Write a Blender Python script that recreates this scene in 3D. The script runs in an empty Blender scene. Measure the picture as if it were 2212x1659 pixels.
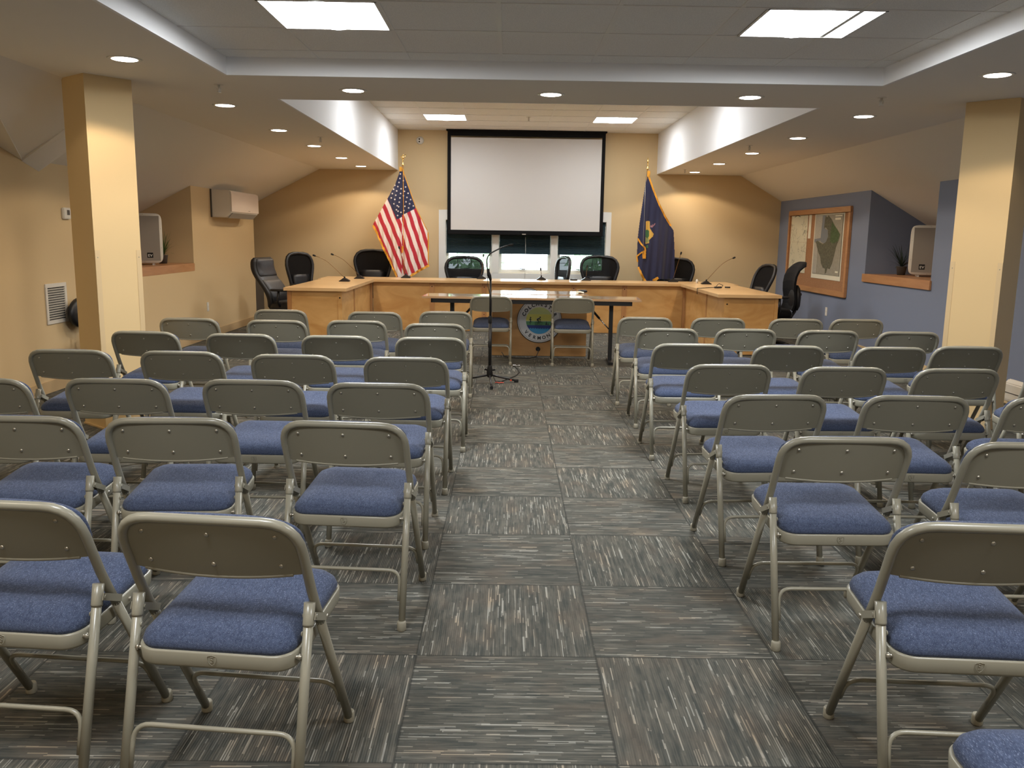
import bpy, bmesh, math, random
from math import sin, cos, pi, radians, sqrt, floor
from mathutils import Vector, Matrix
random.seed(7)
sc = bpy.context.scene
COL = sc.collection

# ------------------------------------------------------------------ camera
def make_camera():
    f, p, y, r, h = 1865.747, .169813, -.007822, .015418, 1.41129
    fwd = Vector((-sin(y)*cos(p), cos(y)*cos(p), -sin(p)))
    right = Vector((cos(y), sin(y), 0)); up = right.cross(fwd)
    r2 = right*cos(r)+up*sin(r); u2 = -right*sin(r)+up*cos(r)
    cd = bpy.data.cameras.new('camera'); co = bpy.data.objects.new('camera', cd); COL.objects.link(co)
    m = Matrix((r2, u2, -fwd)).transposed().to_4x4(); m.translation = (0, 0, h)
    co.matrix_world = m
    cd.sensor_fit = 'HORIZONTAL'; cd.sensor_width = 36; cd.lens = f*36/2212; cd.clip_start = .02; cd.clip_end = 200
    sc.camera = co
make_camera()
# ------------------------------------------------------------------ world, exposure
w = bpy.data.worlds.new('sky'); sc.world = w; w.use_nodes = True
bg = w.node_tree.nodes['Background']; bg.inputs[0].default_value = (.80, .93, 1, 1); bg.inputs[1].default_value = 15.0
sc.view_settings.view_transform = 'Standard'; sc.view_settings.look = 'None'
sc.view_settings.gamma = 1; sc.view_settings.use_curve_mapping = False
sc.view_settings.exposure = 0.66
sc.cycles.max_bounces = 8; sc.cycles.diffuse_bounces = 5; sc.cycles.sample_clamp_indirect = 6
sc.cycles.use_denoising = True
TROFFER_W, DOWN_W, TROFFER_EMIT, DOWN_EMIT = 25, 34, 22, 14
COOL = (.94, .97, 1); WARM = (1, .80, .58)

# ------------------------------------------------------------------ helpers
class MB:
    def __init__(s): s.v = []; s.f = []; s.mi = []; s.sm = []
    def add(s, vs, fs, mi=0, smooth=False):
        o = len(s.v); s.v += [tuple(p) for p in vs]
        for f in fs: s.f.append([o+i for i in f]); s.mi.append(mi); s.sm.append(smooth)
        return s
    def box(s, x0, x1, y0, y1, z0, z1, mi=0, M=None):
        vs = [Vector((x, y, z)) for z in (z0, z1) for y in (y0, y1) for x in (x0, x1)]
        if M: vs = [M @ p for p in vs]
        return s.add(vs, [(0, 2, 3, 1), (4, 5, 7, 6), (0, 1, 5, 4), (2, 6, 7, 3), (0, 4, 6, 2), (1, 3, 7, 5)], mi)
    def tube(s, path, r, n=10, mi=0, closed=False, caps=True, rs=None, flat=None):
        P = [Vector(p) for p in path]; k = len(P); T = []
        for i in range(k):
            a = P[(i-1) % k] if (closed or i > 0) else P[i]; b = P[(i+1) % k] if (closed or i < k-1) else P[i]
            T.append((b-a).normalized())
        ref = Vector((0, 0, 1)) if abs(T[0].z) < .9 else Vector((0, 1, 0))
        nrm = (ref-T[0]*ref.dot(T[0])).normalized(); vs = []
        for i in range(k):
            nrm = (nrm-T[i]*nrm.dot(T[i])).normalized(); bn = T[i].cross(nrm)
            rr = rs[i] if rs else r
            for j in range(n):
                a = 2*pi*j/n; vs.append(P[i]+nrm*cos(a)*rr+bn*sin(a)*rr*(flat or 1))
        fs = []
        for i in range(k if closed else k-1):
            for j in range(n):
                a = i*n+j; b = i*n+(j+1) % n; c = ((i+1) % k)*n+(j+1) % n; d = ((i+1) % k)*n+j
                fs.append((a, b, c, d))
        s.add(vs, fs, mi, True)
        if caps and not closed:
            s.add(vs[:n], [tuple(range(n))[::-1]], mi); s.add(vs[-n:], [tuple(range(n))], mi)
        return s
    def lathe(s, prof, o=(0, 0, 0), n=20, mi=0, M=None, smooth=True):
        vs = []
        for r, z in prof:
            for j in range(n):
                p = Vector((r*cos(2*pi*j/n), r*sin(2*pi*j/n), z))
                vs.append((M @ p if M else p)+Vector(o))
        fs = [(i*n+j, i*n+(j+1) % n, (i+1)*n+(j+1) % n, (i+1)*n+j) for i in range(len(prof)-1) for j in range(n)]
        s.add(vs, fs, mi, smooth)
        s.add(vs[:n], [tuple(range(n))[::-1]], mi); s.add(vs[-n:], [tuple(range(n))], mi)
        return s
    def prism(s, poly, d0, d1, axis='y', mi=0):
        # poly in the two other axes, extruded along axis
        def P(a, b, d): return {'y': (a, d, b), 'x': (d, a, b), 'z': (a, b, d)}[axis]
        n = len(poly); vs = [P(a, b, d0) for a, b in poly]+[P(a, b, d1) for a, b in poly]
        return s.add(vs, [tuple(range(n)), tuple(range(n, 2*n))[::-1]]+[(i, (i+1) % n, n+(i+1) % n, n+i) for i in range(n)], mi)
    def loft(s, rings, mi=0, smooth=True, caps=True):
        n = len(rings[0]); vs = [p for r in rings for p in r]
        s.add(vs, [(i*n+j, i*n+(j+1) % n, (i+1)*n+(j+1) % n, (i+1)*n+j) for i in range(len(rings)-1) for j in range(n)], mi, smooth)
        if caps: s.add(rings[0], [tuple(range(n))[::-1]], mi, smooth); s.add(rings[-1], [tuple(range(n))], mi, smooth)
        return s
    def build(s, name, mats, parent=None, bevel=0, seg=2, weld=True):
        me = bpy.data.meshes.new(name); me.from_pydata(s.v, [], s.f)
        if not isinstance(mats, (list, tuple)): mats = [mats]
        for m in mats: me.materials.append(m)
        me.polygons.foreach_set('material_index', s.mi); me.polygons.foreach_set('use_smooth', s.sm)
        bm = bmesh.new(); bm.from_mesh(me)
        if weld: bmesh.ops.remove_doubles(bm, verts=bm.verts, dist=1e-5)
        bmesh.ops.recalc_face_normals(bm, faces=bm.faces)
        if bevel:
            ed = [e for e in bm.edges if len(e.link_faces) == 2 and e.calc_face_angle(0) > radians(35)]
            bmesh.ops.bevel(bm, geom=ed, offset=bevel, segments=seg, affect='EDGES', clamp_overlap=True)
        bm.to_mesh(me); bm.free(); me.update()
        o = bpy.data.objects.new(name, me); COL.objects.link(o)
        if parent: o.parent = parent
        return o

def empty(name, loc=(0, 0, 0), rz=0):
    o = bpy.data.objects.new(name, None); COL.objects.link(o); o.location = loc; o.rotation_euler = (0, 0, rz); o.empty_display_size = .1
    return o
def tag(o, label=None, cat=None, group=None, kind=None):
    if label: o['label'] = label
    if cat: o['category'] = cat
    if group: o['group'] = group
    if kind: o['kind'] = kind
    return o
def copy_tree(o, parent=None):
    c = o.copy(); COL.objects.link(c); c.parent = parent
    for ch in KIDS.get(o.name, []):
        copy_tree(bpy.data.objects[ch], c)
    return c
KIDS = {}
def index_kids(root):
    for o in bpy.data.objects:
        if o.parent: KIDS.setdefault(o.parent.name, [])
    KIDS.clear()
    for o in bpy.data.objects:
        if o.parent: KIDS.setdefault(o.parent.name, []).append(o.name)
def struct(o, label=None):
    o['kind'] = 'structure'
    if label: o['label'] = label
    return o
def arc(c, r, a0, a1, n, ax='xz', k=0):
    out = []
    for i in range(n+1):
        a = a0+(a1-a0)*i/n
        out.append((c[0]+r*cos(a), c[1]+r*sin(a)))
    return out
def supring(cx, cy, cz, hx, hy, n=24, e=4, plane='xy', tilt=None):
    out = []
    for j in range(n):
        a = 2*pi*j/n; ca, sa = cos(a), sin(a)
        x = hx*math.copysign(abs(ca)**(2/e), ca); y = hy*math.copysign(abs(sa)**(2/e), sa)
        out.append(Vector((cx+x, cy+y, cz)) if plane == 'xy' else Vector((cx+x, cy, cz+y)))
    return out

# ------------------------------------------------------------------ materials
def srgb(r, g, b):
    f = lambda c: (c/255/12.92) if c/255 <= .04045 else ((c/255+.055)/1.055)**2.4
    return (f(r), f(g), f(b), 1)
def mat(name, col, rough=.5, metal=0, spec=.5, bump=None, var=None, coat=0, emit=None, trans=0, sheen=0):
    m = bpy.data.materials.new(name); m.use_nodes = True; nt = m.node_tree; b = nt.nodes['Principled BSDF']
    c = srgb(*col) if max(col) > 1 else (*col, 1)
    b.inputs['Base Color'].default_value = c; b.inputs['Roughness'].default_value = rough
    b.inputs['Metallic'].default_value = metal; b.inputs['Specular IOR Level'].default_value = spec
    b.inputs['Coat Weight'].default_value = coat; b.inputs['Transmission Weight'].default_value = trans
    b.inputs['Sheen Weight'].default_value = sheen
    if emit: b.inputs['Emission Color'].default_value = (*emit[0], 1); b.inputs['Emission Strength'].default_value = emit[1]
    tc = nt.nodes.new('ShaderNodeTexCoord')
    if var:   # (scale xyz, amount)
        mp = nt.nodes.new('ShaderNodeMapping'); mp.inputs['Scale'].default_value = var[0]
        nz = nt.nodes.new('ShaderNodeTexNoise'); nz.inputs['Scale'].default_value = 1; nz.inputs['Detail'].default_value = 4
        nt.links.new(tc.outputs['Object'], mp.inputs[0]); nt.links.new(mp.outputs[0], nz.inputs['Vector'])
        rp = nt.nodes.new('ShaderNodeValToRGB'); a = var[1]
        rp.color_ramp.elements[0].position = .3; rp.color_ramp.elements[1].position = .7
        rp.color_ramp.elements[0].color = (c[0]*(1-a), c[1]*(1-a*1.1), c[2]*(1-a*1.2), 1)
        rp.color_ramp.elements[1].color = (min(1, c[0]*(1+a)), min(1, c[1]*(1+a)), min(1, c[2]*(1+a)), 1)
        nt.links.new(nz.outputs['Fac'], rp.inputs[0]); nt.links.new(rp.outputs[0], b.inputs['Base Color'])
    if bump:  # (scale, strength, distance)
        nz = nt.nodes.new('ShaderNodeTexNoise'); nz.inputs['Scale'].default_value = bump[0]; nz.inputs['Detail'].default_value = 3
        bp = nt.nodes.new('ShaderNodeBump'); bp.inputs['Strength'].default_value = bump[1]; bp.inputs['Distance'].default_value = bump[2]
        nt.links.new(tc.outputs['Object'], nz.inputs['Vector']); nt.links.new(nz.outputs['Fac'], bp.inputs['Height']); nt.links.new(bp.outputs[0], b.inputs['Normal'])
    return m
def emis(name, col, st):
    m = bpy.data.materials.new(name); m.use_nodes = True; nt = m.node_tree; nt.nodes.remove(nt.nodes['Principled BSDF'])
    e = nt.nodes.new('ShaderNodeEmission'); e.inputs[0].default_value = (*col, 1); e.inputs[1].default_value = st
    nt.links.new(e.outputs[0], nt.nodes['Material Output'].inputs[0]); return m
class NT:
    def __init__(s, m): s.nt = m.node_tree
    def n(s, t, **k):
        nd = s.nt.nodes.new(t)
        for a, b in k.items(): setattr(nd, a, b)
        return nd
    def l(s, a, b): s.nt.links.new(a, b)
    def m(s, op, a, b=None, c=None):
        nd = s.n('ShaderNodeMath', operation=op)
        for i, x in enumerate((a, b, c)):
            if x is None: continue
            if isinstance(x, (int, float)): nd.inputs[i].default_value = x
            else: s.l(x, nd.inputs[i])
        return nd.outputs[0]
    def comb(s, x, y, z):
        nd = s.n('ShaderNodeCombineXYZ')
        for i, q in enumerate((x, y, z)):
            if isinstance(q, (int, float)): nd.inputs[i].default_value = q
            else: s.l(q, nd.inputs[i])
        return nd.outputs[0]
    def mix(s, f, a, b):
        nd = s.n('ShaderNodeMix', data_type='RGBA')
        if isinstance(f, (int, float)): nd.inputs[0].default_value = f
        else: s.l(f, nd.inputs[0])
        for i, q in ((6, a), (7, b)):
            if isinstance(q, tuple): nd.inputs[i].default_value = q
            else: s.l(q, nd.inputs[i])
        return nd.outputs[2]
    def ramp(s, f, p0, p1):
        nd = s.n('ShaderNodeMapRange'); nd.inputs[1].default_value = p0; nd.inputs[2].default_value = p1; s.l(f, nd.inputs[0]); return nd.outputs[0]

GX, GY, TT = .3209, 2.1331, .61
def carpet_mat():
    m = mat('carpet_tiles', (90, 90, 86), .95, spec=.15); N = NT(m); b = m.node_tree.nodes['Principled BSDF']
    tc = N.n('ShaderNodeTexCoord'); sp = N.n('ShaderNodeSeparateXYZ'); N.l(tc.outputs['Object'], sp.inputs[0])
    tx = N.m('DIVIDE', N.m('SUBTRACT', sp.outputs[0], GX), TT); ty = N.m('DIVIDE', N.m('SUBTRACT', sp.outputs[1], GY), TT)
    ix = N.m('FLOOR', tx); iy = N.m('FLOOR', ty); fx = N.m('SUBTRACT', tx, ix); fy = N.m('SUBTRACT', ty, iy)
    par = N.m('FLOORED_MODULO', N.m('ADD', ix, iy), 2.0)
    inv = N.m('SUBTRACT', 1.0, par)
    al = N.m('ADD', N.m('MULTIPLY', par, fx), N.m('MULTIPLY', inv, fy))
    ac = N.m('ADD', N.m('MULTIPLY', par, fy), N.m('MULTIPLY', inv, fx))
    wn = N.n('ShaderNodeTexWhiteNoise', noise_dimensions='2D'); N.l(N.comb(ix, iy, 0.0), wn.inputs['Vector']); rnd = wn.outputs['Value']
    z = N.m('MULTIPLY', rnd, 60.0)
    def noise(sa, sb, zz=0.0, det=0):
        nz = N.n('ShaderNodeTexNoise'); nz.inputs['Scale'].default_value = 1; nz.inputs['Detail'].default_value = det
        N.l(N.comb(N.m('MULTIPLY', al, sa), N.m('MULTIPLY', ac, sb), N.m('ADD', z, zz)), nz.inputs['Vector']); return nz.outputs['Fac']
    def cells(na, nb, zz):
        k = N.m('FLOOR', N.m('MULTIPLY', ac, nb))
        w1 = N.n('ShaderNodeTexWhiteNoise', noise_dimensions='3D'); N.l(N.comb(k, z, zz), w1.inputs['Vector'])
        sg = N.m('FLOOR', N.m('ADD', N.m('MULTIPLY', al, na), N.m('MULTIPLY', w1.outputs['Value'], 9.0)))
        w2 = N.n('ShaderNodeTexWhiteNoise', noise_dimensions='4D'); N.l(N.comb(k, sg, z), w2.inputs['Vector']); w2.inputs['W'].default_value = zz
        return w2.outputs['Value'], w1.outputs['Value']
    A, _a = cells(4.5, 170.0, 1.5); B, Bl = cells(5.5, 62.0, 4.5); P = noise(6, 20, 13.0, 2); hue = noise(3, 7, 21.0, 1)
    P2 = noise(7, 75, 31.0, 1)
    base = N.m('ADD', N.m('ADD', N.m('MULTIPLY', B, .22), N.m('MULTIPLY', A, .14)), N.m('ADD', N.m('MULTIPLY', P, .55), N.m('MULTIPLY', P2, .55)))
    c = N.mix(N.ramp(base, .50, .96), srgb(66, 69, 66), srgb(103, 101, 93))
    c = N.mix(N.m('MULTIPLY', N.ramp(hue, .5, .8), .5), c, srgb(104, 93, 82))
    lt = N.mix(N.ramp(hue, .4, .7), srgb(186, 186, 178), srgb(184, 168, 144))
    light = N.m('MULTIPLY', N.ramp(A, .84, .88), N.ramp(N.m('ADD', B, N.m('SUBTRACT', P, .5)), .30, .75))
    c = N.mix(N.m('MULTIPLY', light, .55), c, lt)
    rib = A
    # ribs and seams
    ribs = N.m('SINE', N.m('MULTIPLY', ac, 2*pi*85)); c = N.mix(N.m('MULTIPLY', N.ramp(ribs, .2, 1.0), .22), c, srgb(52, 54, 52))
    ed = N.m('MINIMUM', N.m('MINIMUM', fx, N.m('SUBTRACT', 1.0, fx)), N.m('MINIMUM', fy, N.m('SUBTRACT', 1.0, fy)))
    c = N.mix(N.m('MULTIPLY', N.m('LESS_THAN', ed, .006), .55), c, srgb(44, 46, 45))
    N.l(c, b.inputs['Base Color'])
    bp = N.n('ShaderNodeBump'); bp.inputs['Strength'].default_value = .5; bp.inputs['Distance'].default_value = .002
    N.l(N.m('ADD', ribs, N.m('MULTIPLY', rib, 2.0)), bp.inputs['Height']); N.l(bp.outputs[0], b.inputs['Normal'])
    return m
def fabric_mat(name='blue_fabric'):
    m = mat(name, (58, 72, 112), .9, spec=.2, sheen=.08); N = NT(m); b = m.node_tree.nodes['Principled BSDF']
    tc = N.n('ShaderNodeTexCoord')
    def nz(s, d=0):
        mp = N.n('ShaderNodeMapping'); mp.inputs['Scale'].default_value = s; N.l(tc.outputs['Object'], mp.inputs[0])
        q = N.n('ShaderNodeTexNoise'); q.inputs['Scale'].default_value = 1; q.inputs['Detail'].default_value = d; N.l(mp.outputs[0], q.inputs['Vector']); return q.outputs['Fac']
    streak = N.ramp(nz((900, 130, 900)), .6, .78); bl = nz((160, 60, 160), 2)
    c = N.mix(N.ramp(bl, .3, .7), srgb(50, 59, 82), srgb(68, 79, 104))
    c = N.mix(N.m('MULTIPLY', streak, .5), c, srgb(136, 146, 170)); N.l(c, b.inputs['Base Color'])
    bp = N.n('ShaderNodeBump'); bp.inputs['Strength'].default_value = .3; bp.inputs['Distance'].default_value = .001
    N.l(nz((700, 700, 700)), bp.inputs['Height']); N.l(bp.outputs[0], b.inputs['Normal'])
    return m
def tile_ceiling_mat(name, gx, gy, T=.61, line=(150, 148, 142), col=(202, 199, 192)):
    m = mat(name, col, .9, spec=.1); N = NT(m); b = m.node_tree.nodes['Principled BSDF']
    tc = N.n('ShaderNodeTexCoord'); sp = N.n('ShaderNodeSeparateXYZ'); N.l(tc.outputs['Object'], sp.inputs[0])
    nz = N.n('ShaderNodeTexNoise'); nz.inputs['Scale'].default_value = 160; N.l(tc.outputs['Object'], nz.inputs['Vector'])
    c = N.mix(N.ramp(nz.outputs['Fac'], .35, .7), tuple(x*.86 if i < 3 else 1 for i, x in enumerate(srgb(*col))), srgb(*col))
    N.l(c, b.inputs['Base Color'])
    bp = N.n('ShaderNodeBump'); bp.inputs['Strength'].default_value = .3; bp.inputs['Distance'].default_value = .003
    N.l(nz.outputs['Fac'], bp.inputs['Height']); N.l(bp.outputs[0], b.inputs['Normal'])
    return m
def wood_mat(name, c1, c2, scale=(3, 3, 14), rough=.4, coat=.2):
    m = mat(name, c1, rough, coat=coat); N = NT(m); b = m.node_tree.nodes['Principled BSDF']
    b.inputs['Coat Roughness'].default_value = .15
    tc = N.n('ShaderNodeTexCoord'); mp = N.n('ShaderNodeMapping'); mp.inputs['Scale'].default_value = scale; N.l(tc.outputs['Object'], mp.inputs[0])
    q = N.n('ShaderNodeTexNoise'); q.inputs['Scale'].default_value = 1; q.inputs['Detail'].default_value = 5; q.inputs['Distortion'].default_value = 1.2; N.l(mp.outputs[0], q.inputs['Vector'])
    N.l(N.mix(N.ramp(q.outputs['Fac'], .3, .72), srgb(*c1), srgb(*c2)), b.inputs['Base Color']); return m
def mesh_fabric_mat():
    m = mat('mesh_fabric', (16, 16, 18), .9, spec=.1); N = NT(m); b = m.node_tree.nodes['Principled BSDF']
    tr = N.n('ShaderNodeBsdfTransparent'); mx = N.n('ShaderNodeMixShader'); mx.inputs[0].default_value = .985
    N.l(tr.outputs[0], mx.inputs[1]); N.l(b.outputs[0], mx.inputs[2]); N.l(mx.outputs[0], m.node_tree.nodes['Material Output'].inputs[0]); return m
M = {}
M['carpet'] = carpet_mat(); M['fabric'] = fabric_mat()
M['metal'] = mat('taupe_enamel', (140, 137, 122), .28, spec=.5, bump=(900, .04, .0005))
M['panel'] = mat('taupe_enamel_panel', (132, 129, 114), .45, spec=.4, bump=(700, .06, .0005))
M['rivet'] = mat('rivet_steel', (176, 172, 160), .3, metal=.8)
M['tan'] = mat('tan_wall_paint', (208, 184, 143), .75, spec=.25, bump=(260, .12, .001))
M['blue'] = mat('blue_wall_paint', (124, 134, 156), .7, spec=.3, bump=(260, .12, .001))
M['ceil'] = mat('ceiling_paint', (230, 225, 215), .8, spec=.2, bump=(200, .1, .001))
M['white'] = mat('white_trim_paint', (225, 224, 218), .45)
M['bright'] = mat('white_fascia_paint', (236, 236, 236), .6, spec=.3)
M['tile'] = tile_ceiling_mat('acoustic_tile', 0, 0, col=(240, 238, 232))
M['grid'] = mat('ceiling_grid_metal', (226, 224, 218), .5)
M['maple'] = wood_mat('maple_panel', (196, 144, 80), (222, 176, 112), (2.2, 2.2, 5))
M['maple_shaded'] = wood_mat('shaded_cabinet_maple', (160, 118, 70), (184, 142, 90), (2.2, 2.2, 5))  # darker maple copy: shade under the table put into the colour
M['maple_top'] = wood_mat('maple_top', (214, 172, 118), (230, 192, 140), (1.5, 6, 4), rough=.3, coat=.35)
M['maple_dark'] = wood_mat('maple_post', (176, 122, 72), (200, 150, 96), (9, 9, 2))
M['oak'] = wood_mat('oak_ledge', (172, 122, 80), (192, 142, 98), (4, 2, 12))
M['laminate'] = wood_mat('table_laminate', (206, 168, 128), (218, 182, 144), (1.5, 8, 4), rough=.07, coat=.6)
M['black'] = mat('black_metal', (22, 22, 23), .4)
M['plastic'] = mat('black_plastic', (26, 26, 28), .45)
M['leather'] = mat('black_leather', (22, 22, 24), .48, bump=(120, .15, .002))
M['seatblk'] = mat('black_upholstery', (20, 20, 22), .9, spec=.2, bump=(500, .3, .001))
M['mesh'] = mesh_fabric_mat()
M['chrome'] = mat('chrome', (200, 200, 200), .2, metal=1)
M['offwhite'] = mat('white_plastic', (214, 209, 198), .5)
M['cork'] = mat('cork', (162, 122, 90), .9, spec=.1, var=((90, 90, 90), .18))
M['paper'] = mat('paper', (222, 218, 198), .8)
M['grey'] = mat('grey_grille', (158, 152, 142), .7, bump=(1500, .4, .001))
M['screen'] = mat('projector_fabric', (202, 199, 195), .9, spec=.1)
M['screenblk'] = mat('screen_black_border', (14, 14, 15), .8, spec=.2)
M['blind'] = mat('navy_blind', (32, 54, 62), .8)
M['gold'] = mat('gold_fringe', (218, 152, 40), .6, var=((60, 60, 8), .25))
M['goldmetal'] = mat('polished_gold', (255, 214, 130), .18, metal=1)
M['green'] = mat('plant_leaf', (70, 96, 44), .6)
M['greendark'] = mat('dark_leaf', (34, 52, 40), .7)
M['orange'] = mat('orange_tape', (250, 90, 60), .5)
M['rubber'] = mat('black_rubber', (12, 12, 12), .8)
M['cable'] = mat('cable', (34, 33, 32), .6)
M['troffer'] = emis('troffer_diffuser', COOL, TROFFER_EMIT)
M['down'] = emis('downlight_lens', (1, .87, .72), DOWN_EMIT)
M['glass'] = mat('window_glass', (.95, .98, .98), 0, trans=1, spec=.5)
M['glass'].node_tree.nodes['Principled BSDF'].inputs['IOR'].default_value = 1.1
M['dkgrey'] = mat('dark_grey_metal', (74, 70, 66), .5)

# ================================================================== SETTING
LX, RX, FY, BY = -3.98, 4.50, 14.50, -2.6      # wall planes
SZ = 2.44                                      # soffit height
def zl(x): return SZ-.52*(-3.08-x)             # left slope
def zr(x): return SZ-.575*(x-3.80)             # right slope
struct(MB().box(-5.7, 6.0, BY-.1, 14.75, -.06, 0).build('floor', M['carpet']), 'dark grey carpet tiles laid quarter turned')
# far wall with window hole
WX0, WX1, WZ0, WZ1 = -1.02, 1.63, .80, 1.656
b = MB(); b.box(-5.7, WX0, FY, FY+.14, 0, 3.4); b.box(WX1, 6.0, FY, FY+.14, 0, 3.4); b.box(WX0, WX1, FY, FY+.14, 0, WZ0); b.box(WX0, WX1, FY, FY+.14, WZ1, 3.4)
struct(b.build('wall_far', M['tan']), 'tan end wall behind the dais')
struct(MB().box(-5.7, 6.0, BY-.1, BY, 0, 3.0).build('wall_near', M['tan']))
# left wall with alcove
LA0, LA1 = 9.3, 11.1
b = MB()
b.box(LX-.1, LX, BY, 7.3, 0, 2.56); b.box(LX-.1, LX, 7.3, LA0, 0, 2.02); b.box(LX-.1, LX, LA0, LA1, 0, .91); b.box(LX-.1, LX, LA1, 13.78, 0, 2.02)
b.box(-5.5, LX-.1, LA0-.1, LA0, 0, 1.95); b.box(-5.5, LX-.1, LA1, LA1+.1, 0, 1.95); b.box(-5.5, -5.4, LA0, LA1, 0, 1.4)
b.box(-5.1, LX-.1, 13.68, 13.78, 0, 1.95); b.box(-5.1, -5.0, 13.78, FY, 0, 1.6)
struct(b.build('wall_left', M['tan']), 'tan side wall with recessed alcove')
RA0, RA1 = 9.2, 10.92
b = MB()
b.box(RX, RX+.1, BY, RA0, 0, 2.06); b.box(RX, RX+.1, RA0, RA1, 0, .91); b.box(RX, RX+.1, RA1, FY, 0, 2.06)
b.box(RX+.1, 5.9, RA0-.1, RA0, 0, 1.98); b.box(RX+.1, 5.9, RA1, RA1+.1, 0, 1.98); b.box(5.8, 5.9, RA0, RA1, 0, 1.5)
struct(b.build('wall_right', M['blue']), 'blue side wall with recessed alcove')
# ceiling soffit (flat band with two raised trays) and slopes
TX0, TX1, TY1, TZ = -1.885, 2.50, 6.03, 2.555     # near tray
HX0, HX1, HY0, HZ = -1.80, 2.43, 7.07, 3.085      # raised ceiling over the dais
t = .05
b = MB()
q = .018
b.box(-3.08, TX0-q, BY, TY1+q, SZ, SZ+t); b.box(TX1+q, 3.80, BY, TY1+q, SZ, SZ+t)
b.box(-3.08, 3.80, TY1+q, HY0-q, SZ, SZ+t)
b.box(-3.08, HX0-q, HY0-q, FY, SZ, SZ+t); b.box(HX1+q, 3.80, HY0-q, FY, SZ, SZ+t)
b.prism([(-3.08, SZ), (-5.7, zl(-5.7)), (-5.7, zl(-5.7)+.1), (-3.08, SZ+.06)], 7.30, FY, 'y')
# left slope meets a cross gable near the camera: cut along the valley line
for dz in (0,):
    V = [(-3.08, 7.30), (-3.98, 7.30), (-3.08, 5.09)]
    vs = [(x, y, zl(x)) for x, y in V]+[(x, y, zl(x)+.05) for x, y in V]
    b.add(vs, [(0, 1, 2), (5, 4, 3), (0, 3, 4, 1), (1, 4, 5, 2), (2, 5, 3, 0)])
    G = [(-3.98, 7.30, 1.958), (-3.98, 5.09, 2.53), (-3.08, 5.09, 2.44), (-4.1, 7.30, 1.958), (-4.1, 5.09, 2.53)]
    vs = G+[(x, y, z+.05) for x, y, z in G]
    b.add(vs, [(0, 1, 2), (0, 3, 4, 1), (5, 7, 6), (5, 6, 9, 8), (0, 2, 7, 5), (1, 4, 9, 6, 7, 2), (0, 5, 8, 3), (3, 8, 9, 4)])
b.prism([(-3.08, SZ), (-4.1, 2.53), (-4.1, 2.58), (-3.08, SZ+.05)], BY, 5.09, 'y')
b.prism([(3.80, SZ), (6.0, zr(6.0)), (6.0, zr(6.0)+.1), (3.80, SZ+.06)], BY, FY, 'y')
struct(b.build('ceiling', M['ceil']), 'lower plaster ceiling with sloping sides')
b = MB(); b.box(TX0-.02, TX0, BY, TY1+.02, SZ-.0003, TZ+.02); b.box(TX1, TX1+.02, BY, TY1+.02, SZ-.0003, TZ+.02); b.box(TX0, TX1, TY1, TY1+.02, SZ-.0003, TZ+.02)
b.box(HX0-.02, HX0, HY0-.02, FY, SZ-.0003, HZ+.02); b.box(HX1, HX1+.02, HY0-.02, FY, SZ-.0003, HZ+.02); b.box(HX0, HX1, HY0-.02, HY0, SZ-.0003, HZ+.02)
struct(b.build('ceiling', M['bright']), 'white fascias around the two raised ceiling trays')
# tile fields, with openings for the troffers
TROF1 = [(-1.28, 4.57), (1.29, 4.57), (-1.28, .91), (1.29, .91)]
TROF2 = [(-1.225, 12.64), (1.225, 12.64), (-1.225, 9.59), (1.225, 9.59)]
def tilefield(x0, x1, y0, y1, z, gx, gy, holes, name, lab):
    xs = sorted(set([x0, x1]+[h[0] for h in holes]+[h[0]+.61 for h in holes])); ys = sorted(set([y0, y1]+[h[1] for h in holes]+[h[1]+.61 for h in holes]))
    b = MB()
    for i in range(len(xs)-1):
        for j in range(len(ys)-1):
            cx, cy = (xs[i]+xs[i+1])/2, (ys[j]+ys[j+1])/2
            if any(h[0] < cx < h[0]+.61 and h[1] < cy < h[1]+.61 for h in holes): continue
            b.box(xs[i], xs[i+1], ys[j], ys[j+1], z, z+.02)
    k = floor((x0-gx)/.61)+1
    while gx+k*.61 < x1:
        X = gx+k*.61; b.box(X-.012, X+.012, y0, y1, z-.003, z+.001, 1); k += 1
    k = floor((y0-gy)/.61)+1
    while gy+k*.61 < y1:
        Y = gy+k*.61; b.box(x0, x1, Y-.012, Y+.012, z-.004, z+.001, 1); k += 1
    o = b.build(name, [M['tile'], M['grid']], weld=False); struct(o, lab)
tilefield(TX0, TX1, BY, TY1, TZ, -1.28, 4.57, TROF1, 'ceiling', 'acoustic tile field of the near raised tray')
tilefield(HX0, HX1, HY0, FY, HZ, -1.225, 12.64, TROF2, 'ceiling', 'acoustic tile field above the dais')
struct(MB().box(-5.8, 6.1, BY-.2, 14.7, 3.2, 3.3).build('ceiling', M['ceil']))
# boxed rafter at the left slope
def rafter():
    b = MB(); ring = []
    for x, sy in ((LX+.001, 0), (-3.2, -.25)):
        z = zl(x); ring.append([Vector((x, 7.29+sy, z-.02)), Vector((x, 7.54+sy, z-.085)), Vector((x, 7.70+sy, z)), Vector((x, 7.70+sy, z+.03)), Vector((x, 7.29+sy, z+.03))])
    # fade into the slope at its upper end
    ring[1][0].z += .025; ring[1][1].z += .088
    b.loft(ring, smooth=False)
    return b.build('ceiling', M['ceil'])
struct(rafter(), 'boxed rafter crossing the left ceiling slope')
# baseboards
b = MB(); b.box(LX, LX+.012, BY, 13.78, 0, .10)
struct(b.build('baseboard_left', mat('tan_cove_base', (196, 170, 130), .5)))
b = MB(); b.box(RX-.012, RX, BY, FY, 0, .11)
struct(b.build('baseboard_right', M['tan']))
struct(MB().box(-5.0, RX, FY-.012, FY, 0, .11).build('baseboard_far', M['tan']))
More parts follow.
